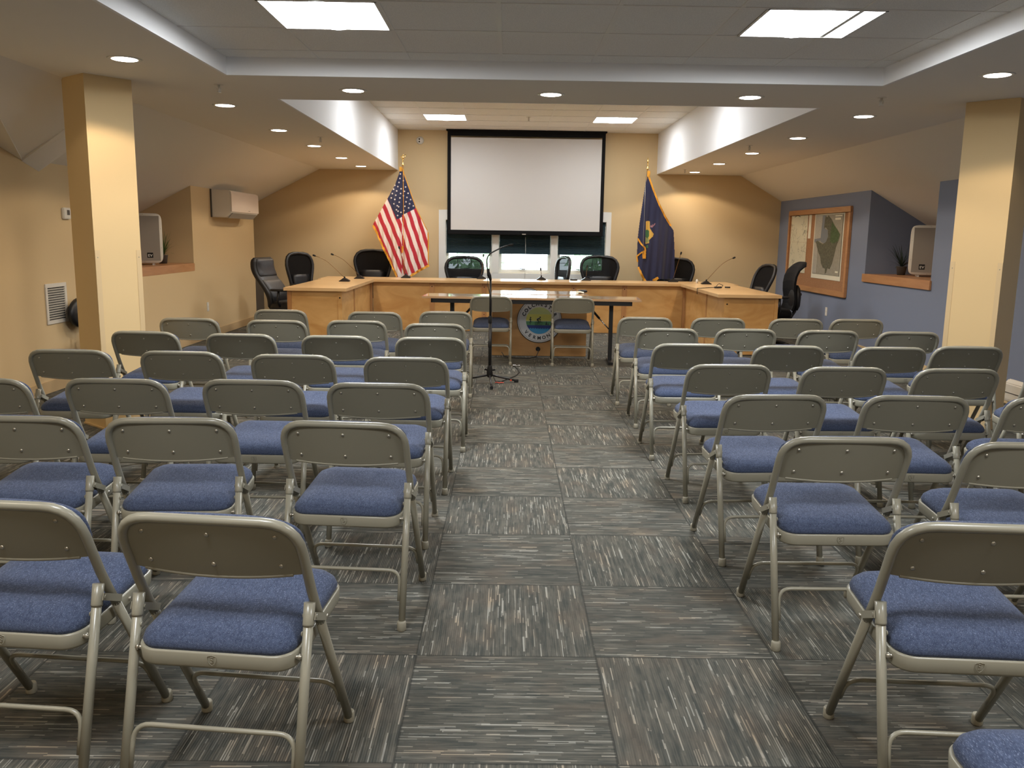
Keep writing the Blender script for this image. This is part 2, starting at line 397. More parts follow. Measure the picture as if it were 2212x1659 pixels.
# window
def window():
    c = MB(); y0, y1 = FY-.02, FY+.0
    X0, X1, Z0, Z1 = -1.134, 1.71, .70, 1.817
    c.box(X0, WX0, y0, y1, Z0, Z1); c.box(WX1, X1, y0, y1, Z0, Z1); c.box(WX0, WX1, y0, y1, WZ1, Z1); c.box(WX0, WX1, y0, y1, Z0, WZ0)
    c.box(-.253, -.138, y0, FY+.12, WZ0, WZ1); c.box(.72, .835, y0, FY+.12, WZ0, WZ1)
    struct(c.build('trim_1', M['white'], bevel=.003), 'white window casing around the triple window')
    for i, (a, e) in enumerate(((WX0, -.253), (-.138, .72), (.835, WX1))):
        f = MB(); f.box(a, e, FY+.06, FY+.11, WZ0, WZ0+.055); f.box(a, e, FY+.06, FY+.11, WZ1-.05, WZ1); f.box(a, a+.045, FY+.06, FY+.11, WZ0+.055, WZ1-.05); f.box(e-.045, e, FY+.06, FY+.11, WZ0+.055, WZ1-.05)
        wi = f.build('window_%d' % (i+1), M['white'], bevel=.004); struct(wi)
        m = MB(); q = (e-a)/4
        m.box(a+q-.004, a+q+.004, FY+.075, FY+.095, WZ0+.05, WZ1-.05); m.box(e-q-.004, e-q+.004, FY+.075, FY+.095, WZ0+.05, WZ1-.05)
        m.box(a+.045, e-.045, FY+.075, FY+.095, WZ0+.17, WZ0+.178); m.build('muntin', M['white'], wi)
        MB().box(a+.04, e-.04, FY+.083, FY+.087, WZ0+.05, WZ1-.04).build('pane', M['glass'], wi)
        k = MB(); k.box((a+e)/2-.05, (a+e)/2+.01, FY+.035, FY+.06, WZ0+.058, WZ0+.075); k.box((a+e)/2-.085, (a+e)/2-.03, FY+.028, FY+.042, WZ0+.066, WZ0+.078)
        k.build('crank_handle', M['dkgrey'], wi, bevel=.003)
        # pleated blind
        s = MB(); zz = 1.126; n = 26; vs = []
        for j in range(n*2+1):
            z = zz+(WZ1-zz)*j/(n*2); yy = FY+.022+(.008 if j % 2 else 0); vs += [(a+.012, yy, z), (e-.012, yy, z)]
        s.add(vs, [(2*j, 2*j+1, 2*j+3, 2*j+2) for j in range(n*2)])
        vs2 = [(x, y+.014, z) for x, y, z in vs]; s.add(vs2, [(2*j+1, 2*j, 2*j+2, 2*j+3) for j in range(n*2)])
        bl = s.build('window_blind', M['blind'])
        tag(bl, ['dark pleated blind half lowered over the left window', 'dark pleated blind with white cord over the centre window', 'dark pleated blind half lowered over the right window'][i], 'window blind', 'dark pleated window blinds')
        MB().box(a+.01, e-.01, FY+.018, FY+.044, zz-.012, zz+.006).build('bottom_rail', M['blind'], bl, bevel=.003)
        if i == 1: MB().tube([(.30, FY-.028, 1.40), (.305, FY-.03, 1.1), (.30, FY-.032, .72)], .0025, 6).build('pull_cord', M['white'], bl)
window()
# columns (square, turned), with corner guards
def column(name, cx, cy, w, a, side, lab):
    e1 = Vector((cos(a), sin(a), 0)); e2 = Vector((-sin(a), cos(a), 0))
    if side > 0: e1 = Vector((-cos(a), sin(a), 0)); e2 = Vector((sin(a), cos(a), 0))
    C = Vector((cx, cy, 0)); P = [C, C+e1*w, C+e1*w+e2*w, C+e2*w]
    b = MB(); b.prism([(p.x, p.y) for p in P], 0, SZ, 'z')
    o = b.build(name, M['colpaint']); tag(o, lab, 'column')
    g = MB()
    n1 = -e2; n2 = -e1
    for t0, t1, org, d, n in ((0, .035, C, e1, n1), (w-.035, w, C, e1, n1)):
        p0 = org+d*t0; p1 = org+d*t1
        q = [p0+n*.0005, p1+n*.0005, p1+n*.003, p0+n*.003]; g.prism([(p.x, p.y) for p in q], .10, 1.27, 'z')
    g.build('corner_guard', M['guard'], o)
    s = MB()
    for z in (.55, 1.22):
        for tt in (.018, w-.018):
            c = C+e1*tt+n1*.003; Mx = n1.to_track_quat('Z', 'Y').to_matrix(); s.lathe([(.004, 0), (.003, .002)], (c.x, c.y, z), 8, M=Mx)
    s.build('screw', M['rivet'], o)
    bb = MB()
    for d, n in ((e1, n1), (e2, n2)):
        q = [C+n*.0005, C+d*w+n*.0005, C+d*w+n*.010, C+n*.010]; bb.prism([(p.x, p.y) for p in q], 0, .09 if side > 0 else .012, 'z')
    bb.build('base_trim', M['tan'], o)
    return o
M['colpaint'] = mat('column_tan_paint', (222, 196, 148), .6, spec=.3, bump=(260, .1, .001))
M['guard'] = mat('clear_corner_guard', (214, 190, 148), .3, spec=.5)
column('column', -2.848, 6.047, .33, radians(49.8), -1, 'tan square column on the left beside the return air grille')
column('column', 3.650, 6.395, .369, radians(47), 1, 'tan square column on the right in front of the blue wall')

# ================================================================== LIGHTS
def light(kind, name, loc, power, col, size=.5, spot=None, blend=.4, rot=(0, 0, 0), parent=None, shape='SQUARE', sy=None):
    d = bpy.data.lights.new(name, kind); d.energy = power; d.color = col
    if kind == 'AREA':
        d.shape = shape; d.size = size
        if sy: d.size_y = sy
    if kind == 'SPOT': d.spot_size = spot; d.spot_blend = blend; d.shadow_soft_size = size
    o = bpy.data.objects.new(name, d); COL.objects.link(o); o.location = loc; o.rotation_euler = rot
    if parent: o.parent = parent
    return o
def troffer(x, y, z, lab, grp, watts):
    t = empty('ceiling_light', (x+.305, y+.305, z)); tag(t, lab, 'ceiling light', grp)
    h = .302
    f = MB()
    for a in ((-h, h, -h, -h+.012), (-h, h, h-.012, h), (-h, -h+.012, -h, h), (h-.012, h, -h, h)): f.box(*a, -.006, .004)
    f.build('frame', M['white'], t)
    r = MB(); r.box(-h, h, -h, h, .075, .08); r.box(-h, -h+.004, -h, h, 0, .08); r.box(h-.004, h, -h, h, 0, .08); r.box(-h, h, -h, -h+.004, 0, .08); r.box(-h, h, h-.004, h, 0, .08)
    r.build('housing', M['trofwhite'], t)
    d = MB(); n = 10; prof = [(-.17+.34*i/n, .035-.045*sin(pi*i/n)) for i in range(n+1)]
    vs = []
    for px, pz in prof: vs += [(px, -h+.012, pz), (px, h-.012, pz)]
    d.add(vs, [(2*i, 2*i+2, 2*i+3, 2*i+1) for i in range(n)], 0, True); d.build('diffuser', M['troffer'], t)
    # side reflector wings glow from the lamp inside
    for sg in (-1, 1):
        s = MB(); s.add([(sg*.17, -h+.012, .034), (sg*.17, h-.012, .034), (sg*(h-.012), h-.012, .002), (sg*(h-.012), -h+.012, .002)], [(0, 1, 2, 3)])
        s.build('reflector_wing', M['trofwing'], t)
    light('AREA', 'troffer_lamp', (0, 0, -.03), watts, COOL, .50, parent=t)
    return t
M['trofwhite'] = mat('reflector_white', (240, 240, 236), .4)
M['trofwing'] = emis('reflector_wing_lit', COOL, TROFFER_EMIT*.45)
labs1 = ['square ceiling troffer light in the near tray, left of two', 'square ceiling troffer light in the near tray, right of two', None, None]
for i, (x, y) in enumerate(TROF1): troffer(x, y, TZ, labs1[i] or 'added unseen troffer fill light overhead in the near tray, %s side' % ('left' if i % 2 == 0 else 'right'), 'troffer lights in the near raised tray', TROFFER_W*(1.0 if i < 2 else .5))  # rear pair is added, out of view, to even the light
labs2 = ['small looking troffer light above the dais, left of the screen top', 'small looking troffer light above the dais, right of the screen top', 'troffer light above the dais hidden by the soffit on the left', 'troffer light above the dais hidden by the soffit on the right']
for i, (x, y) in enumerate(TROF2): troffer(x, y, HZ, labs2[i], 'troffer lights over the dais', TROFFER_W*(.26 if i < 2 else .15))
DL = [(-2.35, 5.54), (-2.35, 7.44), (-2.35, 9.15), (-2.33, 10.70), (-2.31, 12.31), (-2.28, 13.75)]
DR = [(3.02, 5.58), (2.96, 7.47), (2.95, 9.10), (2.94, 10.74), (2.92, 12.30), (2.92, 13.88)]
DC = [(-1.14, 6.58), (.305, 6.61), (1.765, 6.59)]
names = ['nearest', 'second', 'third', 'fourth', 'fifth', 'farthest']
def downlight_mesh():
    t = empty('downlight', (0, 0, SZ)); n = 28
    tr = MB(); tr.lathe([(.082, -.004), (.098, -.004), (.102, 0), (.082, 0)], (0, 0, 0), n); tr.build('trim_ring', M['white'], t)
    le = MB(); le.lathe([(.083, -.002), (.07, -.006), (.03, -.008), (.001, -.0085)], (0, 0, 0), n); le.build('lens', M['down'], t)
    return t
dl0 = downlight_mesh(); index_kids(dl0); first = True
def put_down(x, y, lab, grp, watts=DOWN_W):
    global first
    o = dl0 if first else copy_tree(dl0); first = False
    o.location = (x, y, SZ); tag(o, lab, 'downlight', grp)
    light('SPOT', 'downlight_lamp', (0, 0, -.02), watts, WARM, .07, spot=radians(140), blend=.16, parent=o)
for i, (x, y) in enumerate(DL): put_down(x, y, 'round recessed downlight in the left soffit row, %s from the camera' % names[i], 'downlights along the left soffit', DOWN_W*(.8 if i > 3 else 1))
for i, (x, y) in enumerate(DR): put_down(x, y, 'round recessed downlight in the right soffit row, %s from the camera' % names[i], 'downlights along the right soffit', DOWN_W*(.8 if i > 3 else 1))
for i, (x, y) in enumerate(DC): put_down(x, y, 'round recessed downlight in the soffit band across the middle, %s of three' % ['left', 'centre', 'right'][i], 'downlights in the cross soffit')
for x, nm in ((-2.35, 'left'), (3.0, 'right')):  # unseen pair added for more even light
    for y in (1.4,): put_down(x, y, 'added unseen fill downlight overhead on the %s side' % nm, 'downlights along the %s soffit' % nm)
put_down(.30, -.7, 'added unseen fill downlight overhead behind the camera on the centre line', 'added fill lamps behind the camera'); put_down(-2.1, -.9, 'added unseen fill downlight overhead behind the camera on the left', 'added fill lamps behind the camera'); put_down(2.7, -.9, 'added unseen fill downlight overhead behind the camera on the right', 'added fill lamps behind the camera')  # three unseen lamps added to warm the near chair backs
# sprinklers
sp = MB(); sp.lathe([(.032, -.003), (.034, 0)], (0, 0, 0), 16); sp.lathe([(.008, -.05), (.009, -.003)], (0, 0, 0), 10); sp.lathe([(.016, -.056), (.016, -.052)], (0, 0, 0), 12)
sp.tube([(-.014, 0, -.02), (-.012, 0, -.045), (0, 0, -.052)], .002, 6); sp.tube([(.014, 0, -.02), (.012, 0, -.045), (0, 0, -.052)], .002, 6)
spr = sp.build('sprinkler_head', M['offwhite'])
for i, (x, y, z, l) in enumerate([(-2.07, 6.43, SZ, 'above the nearest left downlight pair'), (-2.05, 9.73, SZ, 'farther along the left soffit'), (2.70, 6.51, SZ, 'on the right soffit by the right column'), (2.67, 9.87, SZ, 'farther along the right soffit'), (2.67, 13.39, SZ, 'on the right soffit near the state flag'), (.28, 12.77, HZ-.004, 'between the two dais troffers')]):
    o = spr if i == 0 else spr.copy()
    if i: COL.objects.link(o)
    o.location = (x, y, z); tag(o, 'small white fire sprinkler head '+l, 'sprinkler', 'ceiling sprinkler heads')

# ================================================================== FOLDING CHAIRS
def bezier_corner(p0, pc, p1, n=6):
    out = []
    for i in range(n+1):
        t = i/n; out.append(tuple((1-t)**2*a+2*t*(1-t)*b+t*t*c for a, b, c in zip(p0, pc, p1)))
    return out
def folding_chair():
    t = empty('folding_chair')
    hw, D, yC, zC, yT, zT = .223, .233, -.077, .522, -.178, .741
    def fr(z):   # y of the long tube at height z
        return D+(yC-D)*z/zC if z < zC else yC+(yT-yC)*(z-zC)/(zT-zC)
    zs = .43; R = .085
    # upper bent tube
    path = [(-hw, fr(zs), zs), (-hw, fr(zC-.03), zC-.03), (-hw, fr(zC+.02), zC+.02), (-hw, fr(zT-R), zT-R)]
    path += bezier_corner((-hw, fr(zT-R), zT-R), (-hw, yT, zT), (-hw+R, yT, zT))[1:]
    path += [(0, yT, zT)]
    path += bezier_corner((hw-R, yT, zT), (hw, yT, zT), (hw, fr(zT-R), zT-R))
    path += [(hw, fr(zC+.02), zC+.02), (hw, fr(zC-.03), zC-.03), (hw, fr(zs), zs)]
    MB().tube(path, .0125, 12).build('back_frame', M['metal'], t)
    # contoured back panel
    nx, nz = 16, 6
    def panel(off, zb, zt, x, grow, bow, sag):
        vs = []
        for j in range(nz+1):
            for i in range(nx+1):
                u = i/nx*2-1; v = j/nz; X = x*u
                z = zb+(zt-zb)*v
                if j == 0: z -= sag*(1-u*u)
                if v > .5: X *= 1-.10*((v-.5)/.5)**2.2*abs(u)**6*1.6
                vs.append((X, fr(z)+off-bow*(1-u*u)*(1-v*.6), z))
        fs = [(j*(nx+1)+i, j*(nx+1)+i+1, (j+1)*(nx+1)+i+1, (j+1)*(nx+1)+i) for j in range(nz) for i in range(nx)]
        return vs, fs
    p = MB()
    v1, fs = panel(-.002, .592, zT-.008, hw-.008, 0, .019, .013); v2 = [(a, b_+.004, c) for a, b_, c in v1]
    p.add(v1, fs, 0, True); p.add(v2, [f[::-1] for f in fs], 0, True)
    lip = [v1[i] for i in range(nx+1)]
    p.tube([(a, b_+.002, c) for a, b_, c in lip[1:-1]], .0048, 8)
    for z in (.703, .617):
        for x in (-.165, .0, .165):
            u = x/(hw-.008); v = (z-.592)/(zT-.6)
            y = fr(z)-.002-.019*(1-u*u)*(1-v*.6)
            p.lathe([(.0058, 0), (.005, .0022), (.002, .003)], (x, y-.0002, z), 10, 1, M=Matrix.Rotation(radians(90), 3, 'X'))
    p.build('back_panel', [M['panel'], M['rivet']], t, weld=False)
    # pad in front of the back
    p = MB(); rings = []
    zb, zt = .600, .7525
    for k, (g, off) in enumerate([(.0, .004), (.006, .010), (.006, .020), (-.004, .030), (-.03, .036), (-.12, .040)]):
        ring = []
        hx = hw-.004+g; z0, z1 = zb-g*.5, zt+g*.2; cz = (z0+z1)/2; hz = (z1-z0)/2
        if g < 0: hz = max(.01, hz+g*.4)
        for j in range(36):
            a = 2*pi*j/36; ca, sa = cos(a), sin(a); X = hx*math.copysign(abs(ca)**.55, ca); Z = cz+hz*math.copysign(abs(sa)**.62, sa)
            ring.append((X, fr(Z)+off+.006-.006*(1-(X/hx)**2), Z))
        rings.append(ring)
    p.loft(rings); p.build('back_pad', M['fabric'], t)
    # seat pan : rounded trapezoid with skirt
    def pan_ring(z0, grow, tilt=.076, crown=0):
        pts = []; hb, hf, yb, yf, r = .202+grow, .206+grow, -.172-grow, .238+grow, .055+grow*.5
        for (cx, cy, a0) in ((hf-r, yf-r, 0), (-(hf-r), yf-r, 90), (-(hb-r), yb+r, 180), (hb-r, yb+r, 270)):
            for i in range(8):
                a = radians(a0+90*i/7); x = cx+r*cos(a); y = cy+r*sin(a)
                pts.append(Vector((x, y, z0+tilt*(y-.03)+crown)))
        return pts
    s = MB(); s.loft([pan_ring(.375, -.012), pan_ring(.376, -.002), pan_ring(.382, .0), pan_ring(.4135, .002), pan_ring(.418, -.001), pan_ring(.4155, -.008)])
    for sx in (-1, 1):
        s.tube([(sx*.19, -.138, .388), (sx*.213, -.138, .388)], .0055, 8, 1); s.lathe([(.008, -.003), (.008, .002), (.004, .005)], (sx*.207, -.138, .388), 10, 1, M=Matrix.Rotation(radians(90*sx), 3, 'Y'))
        s.tube([(sx*.19, .075, .398), (sx*.211, .075, .398)], .0055, 8, 1)
    s.build('seat_pan', [M['metal'], M['rivet']], t)
    c = MB(); rings = []
    for g, z in ((-.006, .4145), (-.003, .426), (-.008, .441), (-.022, .456), (-.048, .469), (-.09, .478), (-.14, .482)):
        rings.append([Vector((p_.x, p_.y, p_.z)) for p_ in pan_ring(z, 0)])
        cx, cy = 0, .033; k = 1+g/.2
        rings[-1] = [Vector((p_.x*k, cy+(p_.y-cy)*k, p_.z)) for p_ in rings[-1]]
    c.loft(rings); c.build('seat_cushion', M['fabric'], t)
    # embossed shield on the rear skirt
    e = MB(); y = -.1745
    sh = [(-.011, .413), (0, .416), (.011, .413), (.011, .403), (.006, .394), (0, .390), (-.006, .394), (-.011, .403)]
    e.tube([(x, y, z-.0195) for x, z in sh], .0008, 5, closed=True)
    e.tube([(.004, y, .391), (-.003, y, .392), (-.004, y, .388), (.003, y, .384), (.003, y, .380), (-.004, y, .379)], .0008, 5)
    e.build('emblem', M['metal'], t)
    # legs
    for sx in (-1, 1):
        l = MB(); l.tube([(sx*.217, D-.01, .022), (sx*hw, fr(zs+.005), zs+.005)], .0125, 12); lo = l.build('leg', M['metal'], t)
        MB().lathe([(.0135, 0), (.0165, .004), (.0158, .03), (.0135, .034)], (sx*.217, D-.004, 0), 12).build('foot_cap', M['capm'], lo)
    for sx in (-1, 1):
        a = Vector((sx*.2205, -D+.004, .022)); e_ = Vector((sx*(hw-.002), yC-.018, zC-.012))
        l = MB(); l.tube([a, e_], .0125, 12)
        u = (e_-a).normalized(); l.tube([e_-u*.055, e_-u*.05, e_+u*.002], .0145, 12)
        l.lathe([(.007, 0), (.006, .003)], e_-u*.075+Vector((-sx*.0125, 0, 0)), 8, 0, M=Matrix.Rotation(radians(-90*sx), 3, 'Y'))
        lo = l.build('leg', M['metal'], t)
        MB().lathe([(.0140, 0), (.0172, .004), (.0162, .032), (.0135, .036)], (sx*.2205, -D, 0), 12).build('foot_cap', M['capm'], lo)
    # bent stretchers
    def stretcher(yf, zc, zlo, hx):
        r = .045
        path = [(-hx, yf(zlo), zlo), (-hx, yf(zc-r), zc-r)]+bezier_corner((-hx, yf(zc-r), zc-r), (-hx, yf(zc), zc), (-hx+r, yf(zc), zc))[1:]
        path += [(q[0]*-1, q[1], q[2]) for q in path[::-1]]
        return MB().tube(path, .0068, 8)
    stretcher(lambda z: fr(z)-.003, .182, .10, .208).build('stretcher', M['metal'], t)
    stretcher(lambda z: -D+.004+(yC-.018+D)*z/zC-.004, .205, .10, .2065).build('stretcher', M['metal'], t)
    for sx in (-1, 1):
        br = MB()
        for off in (-.0150, .0135):
            a = Vector((sx*(hw+off), -.097, .478)); e_ = Vector((sx*(hw+off), fr(.447)+.002, .447))
            d = (e_-a).normalized(); n = Vector((0, -d.z, d.y)); wv = .0095; th = Vector((sx*.0022, 0, 0)); q = []
            for o_ in (Vector((0, 0, 0)), th): q += [a-d*.010-n*wv+o_, a-d*.010+n*wv+o_, e_+d*.012+n*wv+o_, e_+d*.012-n*wv+o_]
            br.add(q, [(0, 1, 2, 3), (7, 6, 5, 4), (0, 4, 5, 1), (1, 5, 6, 2), (2, 6, 7, 3), (3, 7, 4, 0)])
        br.tube([Vector((sx*(hw-.019), -.097, .478)), Vector((sx*(hw+.018), -.097, .478))], .0055, 8)
        br.build('hinge_bracket', M['metal'], t)
    return t
M['capm'] = mat('foot_cap_beige', (150, 146, 130), .55)
CH = {
'L1a': (-.685, 2.131, -.107), 'L1b': (-1.253, 2.227, -.09),
'L2a': (-.565, 3.178, -.075), 'L2b': (-1.213, 3.203, .054), 'L2c': (-1.754, 3.199, .003),
'L3a': (-.571, 3.993, -.021), 'L3b': (-1.146, 4.032, -.02), 'L3c': (-1.759, 4.011, -.004), 'L3d': (-2.358, 3.971, 0),
'L4a': (-.542, 4.83, -.017), 'L4b': (-1.17, 4.871, -.019), 'L4c': (-1.808, 4.942, -.023), 'L4d': (-2.432, 4.943, .006),
'L5a': (-.493, 5.776, -.007), 'L5b': (-1.111, 5.797, -.006), 'L5c': (-1.743, 5.821, -.024), 'L5d': (-2.39, 5.879, -.067),
'L6a': (-.537, 6.663, -.005), 'L6b': (-1.154, 6.811, -.003), 'L6c': (-1.755, 6.751, -.004), 'L6d': (-2.442, 6.814, -.017),
'L7a': (-.532, 7.717, .009), 'L7b': (-1.131, 7.584, -.008), 'L7c': (-1.957, 7.658, -.023),
'R0a': (1.082, 1.336, 0), 'R1a': (1.186, 2.141, -.064), 'R2a': (1.174, 3.043, .008), 'R2b': (1.803, 2.997, -.022),
'R3a': (1.165, 3.839, .068), 'R3b': (1.807, 3.861, -.031), 'R3c': (2.43, 3.86, -.03),
'R4a': (1.194, 4.734, .041), 'R4b': (1.804, 4.697, .021), 'R4c': (2.406, 4.695, .031), 'R4d': (3.032, 4.70, -.048),
'R5a': (1.164, 5.633, .024), 'R5b': (1.798, 5.606, .029), 'R5c': (2.45, 5.604, .024), 'R5d': (2.996, 5.699, .005),
'R6a': (1.205, 6.568, .001), 'R6b': (1.80, 6.606, .021), 'R6c': (2.414, 6.584, .012), 'R6d': (3.012, 6.568, -.012),
'R7a': (1.179, 7.448, -.009), 'R7b': (1.804, 7.48, .014), 'R7c': (2.476, 7.499, .01), 'R7d': (3.014, 7.549, .01),
}
ORD = ['nearest', 'second', 'third', 'fourth', 'fifth', 'sixth', 'seventh', 'eighth']
def chair_label(k):
    left = k[0] == 'L'; row = int(k[1])-(1 if left else 0); n = {'L': 7, 'R': 8}[k[0]]
    rows = (ORD[row]+' row' if row else 'nearest row') if row < n-1 else 'last row before the dais'
    seat = {'a': 'aisle seat', 'b': 'second seat from the aisle', 'c': 'third seat from the aisle', 'd': 'fourth seat from the aisle'}[k[2]]
    extra = {'R0a': 'folding chair with only its blue seat in the bottom right corner', 'L1a': 'large folding chair nearest the camera, left block aisle seat, full back and blue seat',
             'L1b': 'folding chair cut by the left edge in the nearest left row', 'R1a': 'large folding chair cut by the right edge, right block aisle seat',
             'L5d': 'folding chair standing against the left tan column', 'R5d': 'folding chair in front of the right tan column, highest of its row',
             'R4d': 'folding chair at the right edge by the white heater, only part showing', 'R3c': 'folding chair at the right edge showing only a strip of tube'}
    return extra.get(k) or 'blue padded folding chair, %s block, %s, %s' % ('left' if left else 'right', rows, seat)
fc0 = folding_chair(); index_kids(fc0)
for i, (k, (x, y, a)) in enumerate(CH.items()):
    o = fc0 if i == 0 else copy_tree(fc0)
    o.location = (x, y, 0); o.rotation_euler = (0, 0, a)
    tag(o, chair_label(k), 'chair', 'padded folding chairs in the %s block' % ('left' if k[0] == 'L' else 'right'))
for x, y, a, l in ((-.170, 9.70, 0, 'folding chair at the speaker table, left one behind the microphone stand'), (.738, 9.66, -.012, 'folding chair at the speaker table, right one overlapping the round seal')):
    o = copy_tree(fc0); o.location = (x, y, 0); o.rotation_euler = (0, 0, a); tag(o, l, 'chair', 'folding chairs at the speaker table')

# ================================================================== SPEAKER TABLE
def folding_table():
    t = empty('folding_table', (.285, 9.84, 0), -.055)
    b = MB(); b.box(-1.22, 1.22, -.25, .25, .712, .737); b.build('tabletop', M['laminate'], t, bevel=.003)
    a = MB(); a.box(-1.12, 1.12, -.225, -.205, .665, .712); a.box(-1.12, 1.12, .205, .225, .665, .712); a.box(-1.12, -1.10, -.225, .225, .665, .712); a.box(1.10, 1.12, -.225, .225, .665, .712)
    a.build('apron', M['black'], t)
    for sx in (-1, 1):
        l = MB(); x = sx*.905
        l.box(x-.022, x+.022, -.03, .03, .03, .70); l.box(x-.025, x+.025, -.23, .23, .0, .032)
        lg = l.build('leg', M['black'], t, bevel=.004)
        q = MB(); q.tube([(x-sx*.30, 0, .69), (x-sx*.13, 0, .50)], .013, 8); q.build('leg_brace', M['black'], t)
        q = MB(); q.tube([(x-sx*.14, 0, .51), (x-sx*.0, 0, .36)], .007, 8); q.build('brace_rod', M['chrome'], t)
    return t
tag(folding_table(), 'long laminate folding table with black legs in front of the dais', 'table')

# seal lettering helper: default font glyphs as flat mesh
def glyph(ch, size, off=0.0):
    cu = bpy.data.curves.new('glyph', 'FONT'); cu.body = ch; cu.size = size; cu.align_x = 'CENTER'; cu.offset = off; cu.resolution_u = 3
    ob = bpy.data.objects.new('glyph', cu); COL.objects.link(ob); dg = bpy.context.evaluated_depsgraph_get()
    me = bpy.data.meshes.new_from_object(ob.evaluated_get(dg)); vs = [Vector(v.co) for v in me.vertices]; fs = [tuple(p.vertices) for p in me.polygons]
    bpy.data.objects.remove(ob); bpy.data.curves.remove(cu); bpy.data.meshes.remove(me)
    return vs, fs
def text_ring(b, word, r, a0, a1, size, mi, y, inward=False):
    # angles in degrees measured clockwise from the top, in the xz plane, facing -y
    n = len(word)
    for i, ch in enumerate(word):
        a = radians(a0+(a1-a0)*i/(n-1)); vs, fs = glyph(ch, size, size*.03); hgt = size*.36; out = []
        for v in vs:
            lx, lz = v.x, v.y-hgt
            if inward: rr = r-lz*1; ang = a; px = rr*sin(ang)-lx*cos(ang)*1; pz = rr*cos(ang)+lx*sin(ang)
            else: rr = r+lz; px = rr*sin(a)+lx*cos(a); pz = rr*cos(a)-lx*sin(a)
            out.append((px, y, pz))
        b.add(out, fs, mi)
SEALM = [mat('seal_shaded_white', (186, 186, 186), .5), mat('seal_black', (24, 26, 32), .5), mat('seal_sky', (196, 190, 96), .5), mat('seal_haze', (170, 178, 120), .5), mat('seal_green', (74, 122, 78), .5),  # the white is greyed to carry the shade at the table
         mat('seal_navy', (28, 44, 104), .5), mat('seal_blue', (44, 122, 164), .5), mat('seal_dark', (26, 40, 40), .5)]
def disc(b, r0, r1, y, mi, n=56):
    vs = []
    for j in range(n):
        a = 2*pi*j/n; vs += [(r0*cos(a), y, r0*sin(a)), (r1*cos(a), y, r1*sin(a))]
    b.add(vs, [(2*j, 2*j+1, (2*j+3) % (2*n), (2*j+2) % (2*n)) for j in range(n)], mi)
def band(b, R, z0, z1, y, mi, n=20):
    vs = []
    for i in range(n+1):
        z = z0+(z1-z0)*i/n; h = sqrt(max(0, R*R-z*z)); vs += [(-h, y, z), (h, y, z)]
    b.add(vs, [(2*i, 2*i+1, 2*i+3, 2*i+2) for i in range(n)], mi)
def seal(loc, lab):
    R = .265; o = empty('town_seal', loc); tag(o, lab, 'sign', 'round town seals')
    b = MB(); b.lathe([(R, 0), (R, .012), (R-.002, .014)], (0, 0, 0), 64, 1, M=Matrix.Rotation(radians(90), 3, 'X')); y = -.0145
    disc(b, 0, R-.006, y, 0); disc(b, R-.020, R-.017, y-.0006, 1)
    b.build('disc', SEALM, o, weld=False)
    p = MB(); Q = R*.60; y -= .001
    band(p, Q, .03, Q-.0005, y, 3); band(p, Q, -.005, .075, y-.0004, 2); band(p, Q, -.055, -.01, y-.0008, 4); band(p, Q, -.088, -.055, y-.0008, 5); band(p, Q, -Q+.0005, -.088, y-.0008, 6)
    # wave crests
    for i in range(9):
        x = -.118+i*.029; p.add([(x-.016, y-.0012, -.086), (x+.016, y-.0012, -.086), (x, y-.0012, -.098)], [(0, 1, 2)], 5)
    yy = y-.0014
    def blob(pts, mi=7): p.add([(a, yy, c) for a, c in pts], [tuple(range(len(pts)))], mi)
    def limb(a, c, w): p.tube([(a[0], yy, a[1]), (c[0], yy, c[1])], w, 6, 7)
    def head(x, z, r): p.add([(x+r*cos(2*pi*j/10), yy-.001, z+r*sin(2*pi*j/10)) for j in range(10)], [tuple(range(10))], 7)
    # runner
    head(-.105, .035, .008); limb((-.108, .026), (-.105, -.005), .006); limb((-.108, .022), (-.094, .008), .003); limb((-.108, .022), (-.121, .008), .003); limb((-.105, -.005), (-.112, -.026), .004); limb((-.105, -.005), (-.096, -.022), .004); limb((-.112, -.026), (-.106, -.044), .003)
    # cyclist
    head(.008, .040, .009); limb((-.002, .030), (-.030, .012), .009); limb((0, .026), (.014, .004), .004); limb((-.030, .012), (-.010, -.006), .006); limb((-.010, -.006), (-.016, -.032), .004)
    for x in (-.034, .018): p.tube([(x+.019*cos(2*pi*j/14), yy, -.030+.019*sin(2*pi*j/14)) for j in range(14)], .0016, 5, 7, closed=True)
    limb((-.034, -.03), (-.008, -.03), .002); limb((-.008, -.03), (.012, -.004), .002); limb((.012, -.004), (.018, -.03), .002)
    # tree and sail
    blob([(.070, -.050), (.082, -.004), (.096, -.050)]); blob([(.098, -.052), (.112, -.052), (.104, -.022)])
    p.build('picture', SEALM, o, weld=False)
    l = MB(); text_ring(l, 'COLCHESTER', R*.745, -68, 68, .058, 1, y-.0002); text_ring(l, 'VERMONT', R*.775, 228, 132, .056, 1, y-.0002, True)
    l.build('lettering', SEALM, o, weld=False); return o
def lectern_box():
    t = empty('wooden_cabinet', (.393, 10.22, 0))
    MB().box(-.561, .561, 0, .62, .004, .715).build('body', M['maple_shaded'], t, bevel=.002)
    MB().box(-.575, .575, -.01, .66, .715, .737).build('top', M['laminate'], t, bevel=.003)
    MB().box(-.55, .55, .01, .60, 0, .012).build('plinth', M['black'], t)
    s = MB(); s.lathe([(.027, 0), (.027, .004), (.02, .006)], (-.01, 0, .087), 20, M=Matrix.Rotation(radians(90), 3, 'X')); s.build('cable_grommet', M['rubber'], t)
    return t
tag(lectern_box(), 'maple cabinet with the round seal behind the speaker table', 'cabinet')
seal((.393, 10.218, .428), 'round seal on the low cabinet, lettered COLCHESTER VERMONT')
seal((.312, 12.845, .392), 'round seal on the dais front, only its top arc above the table')
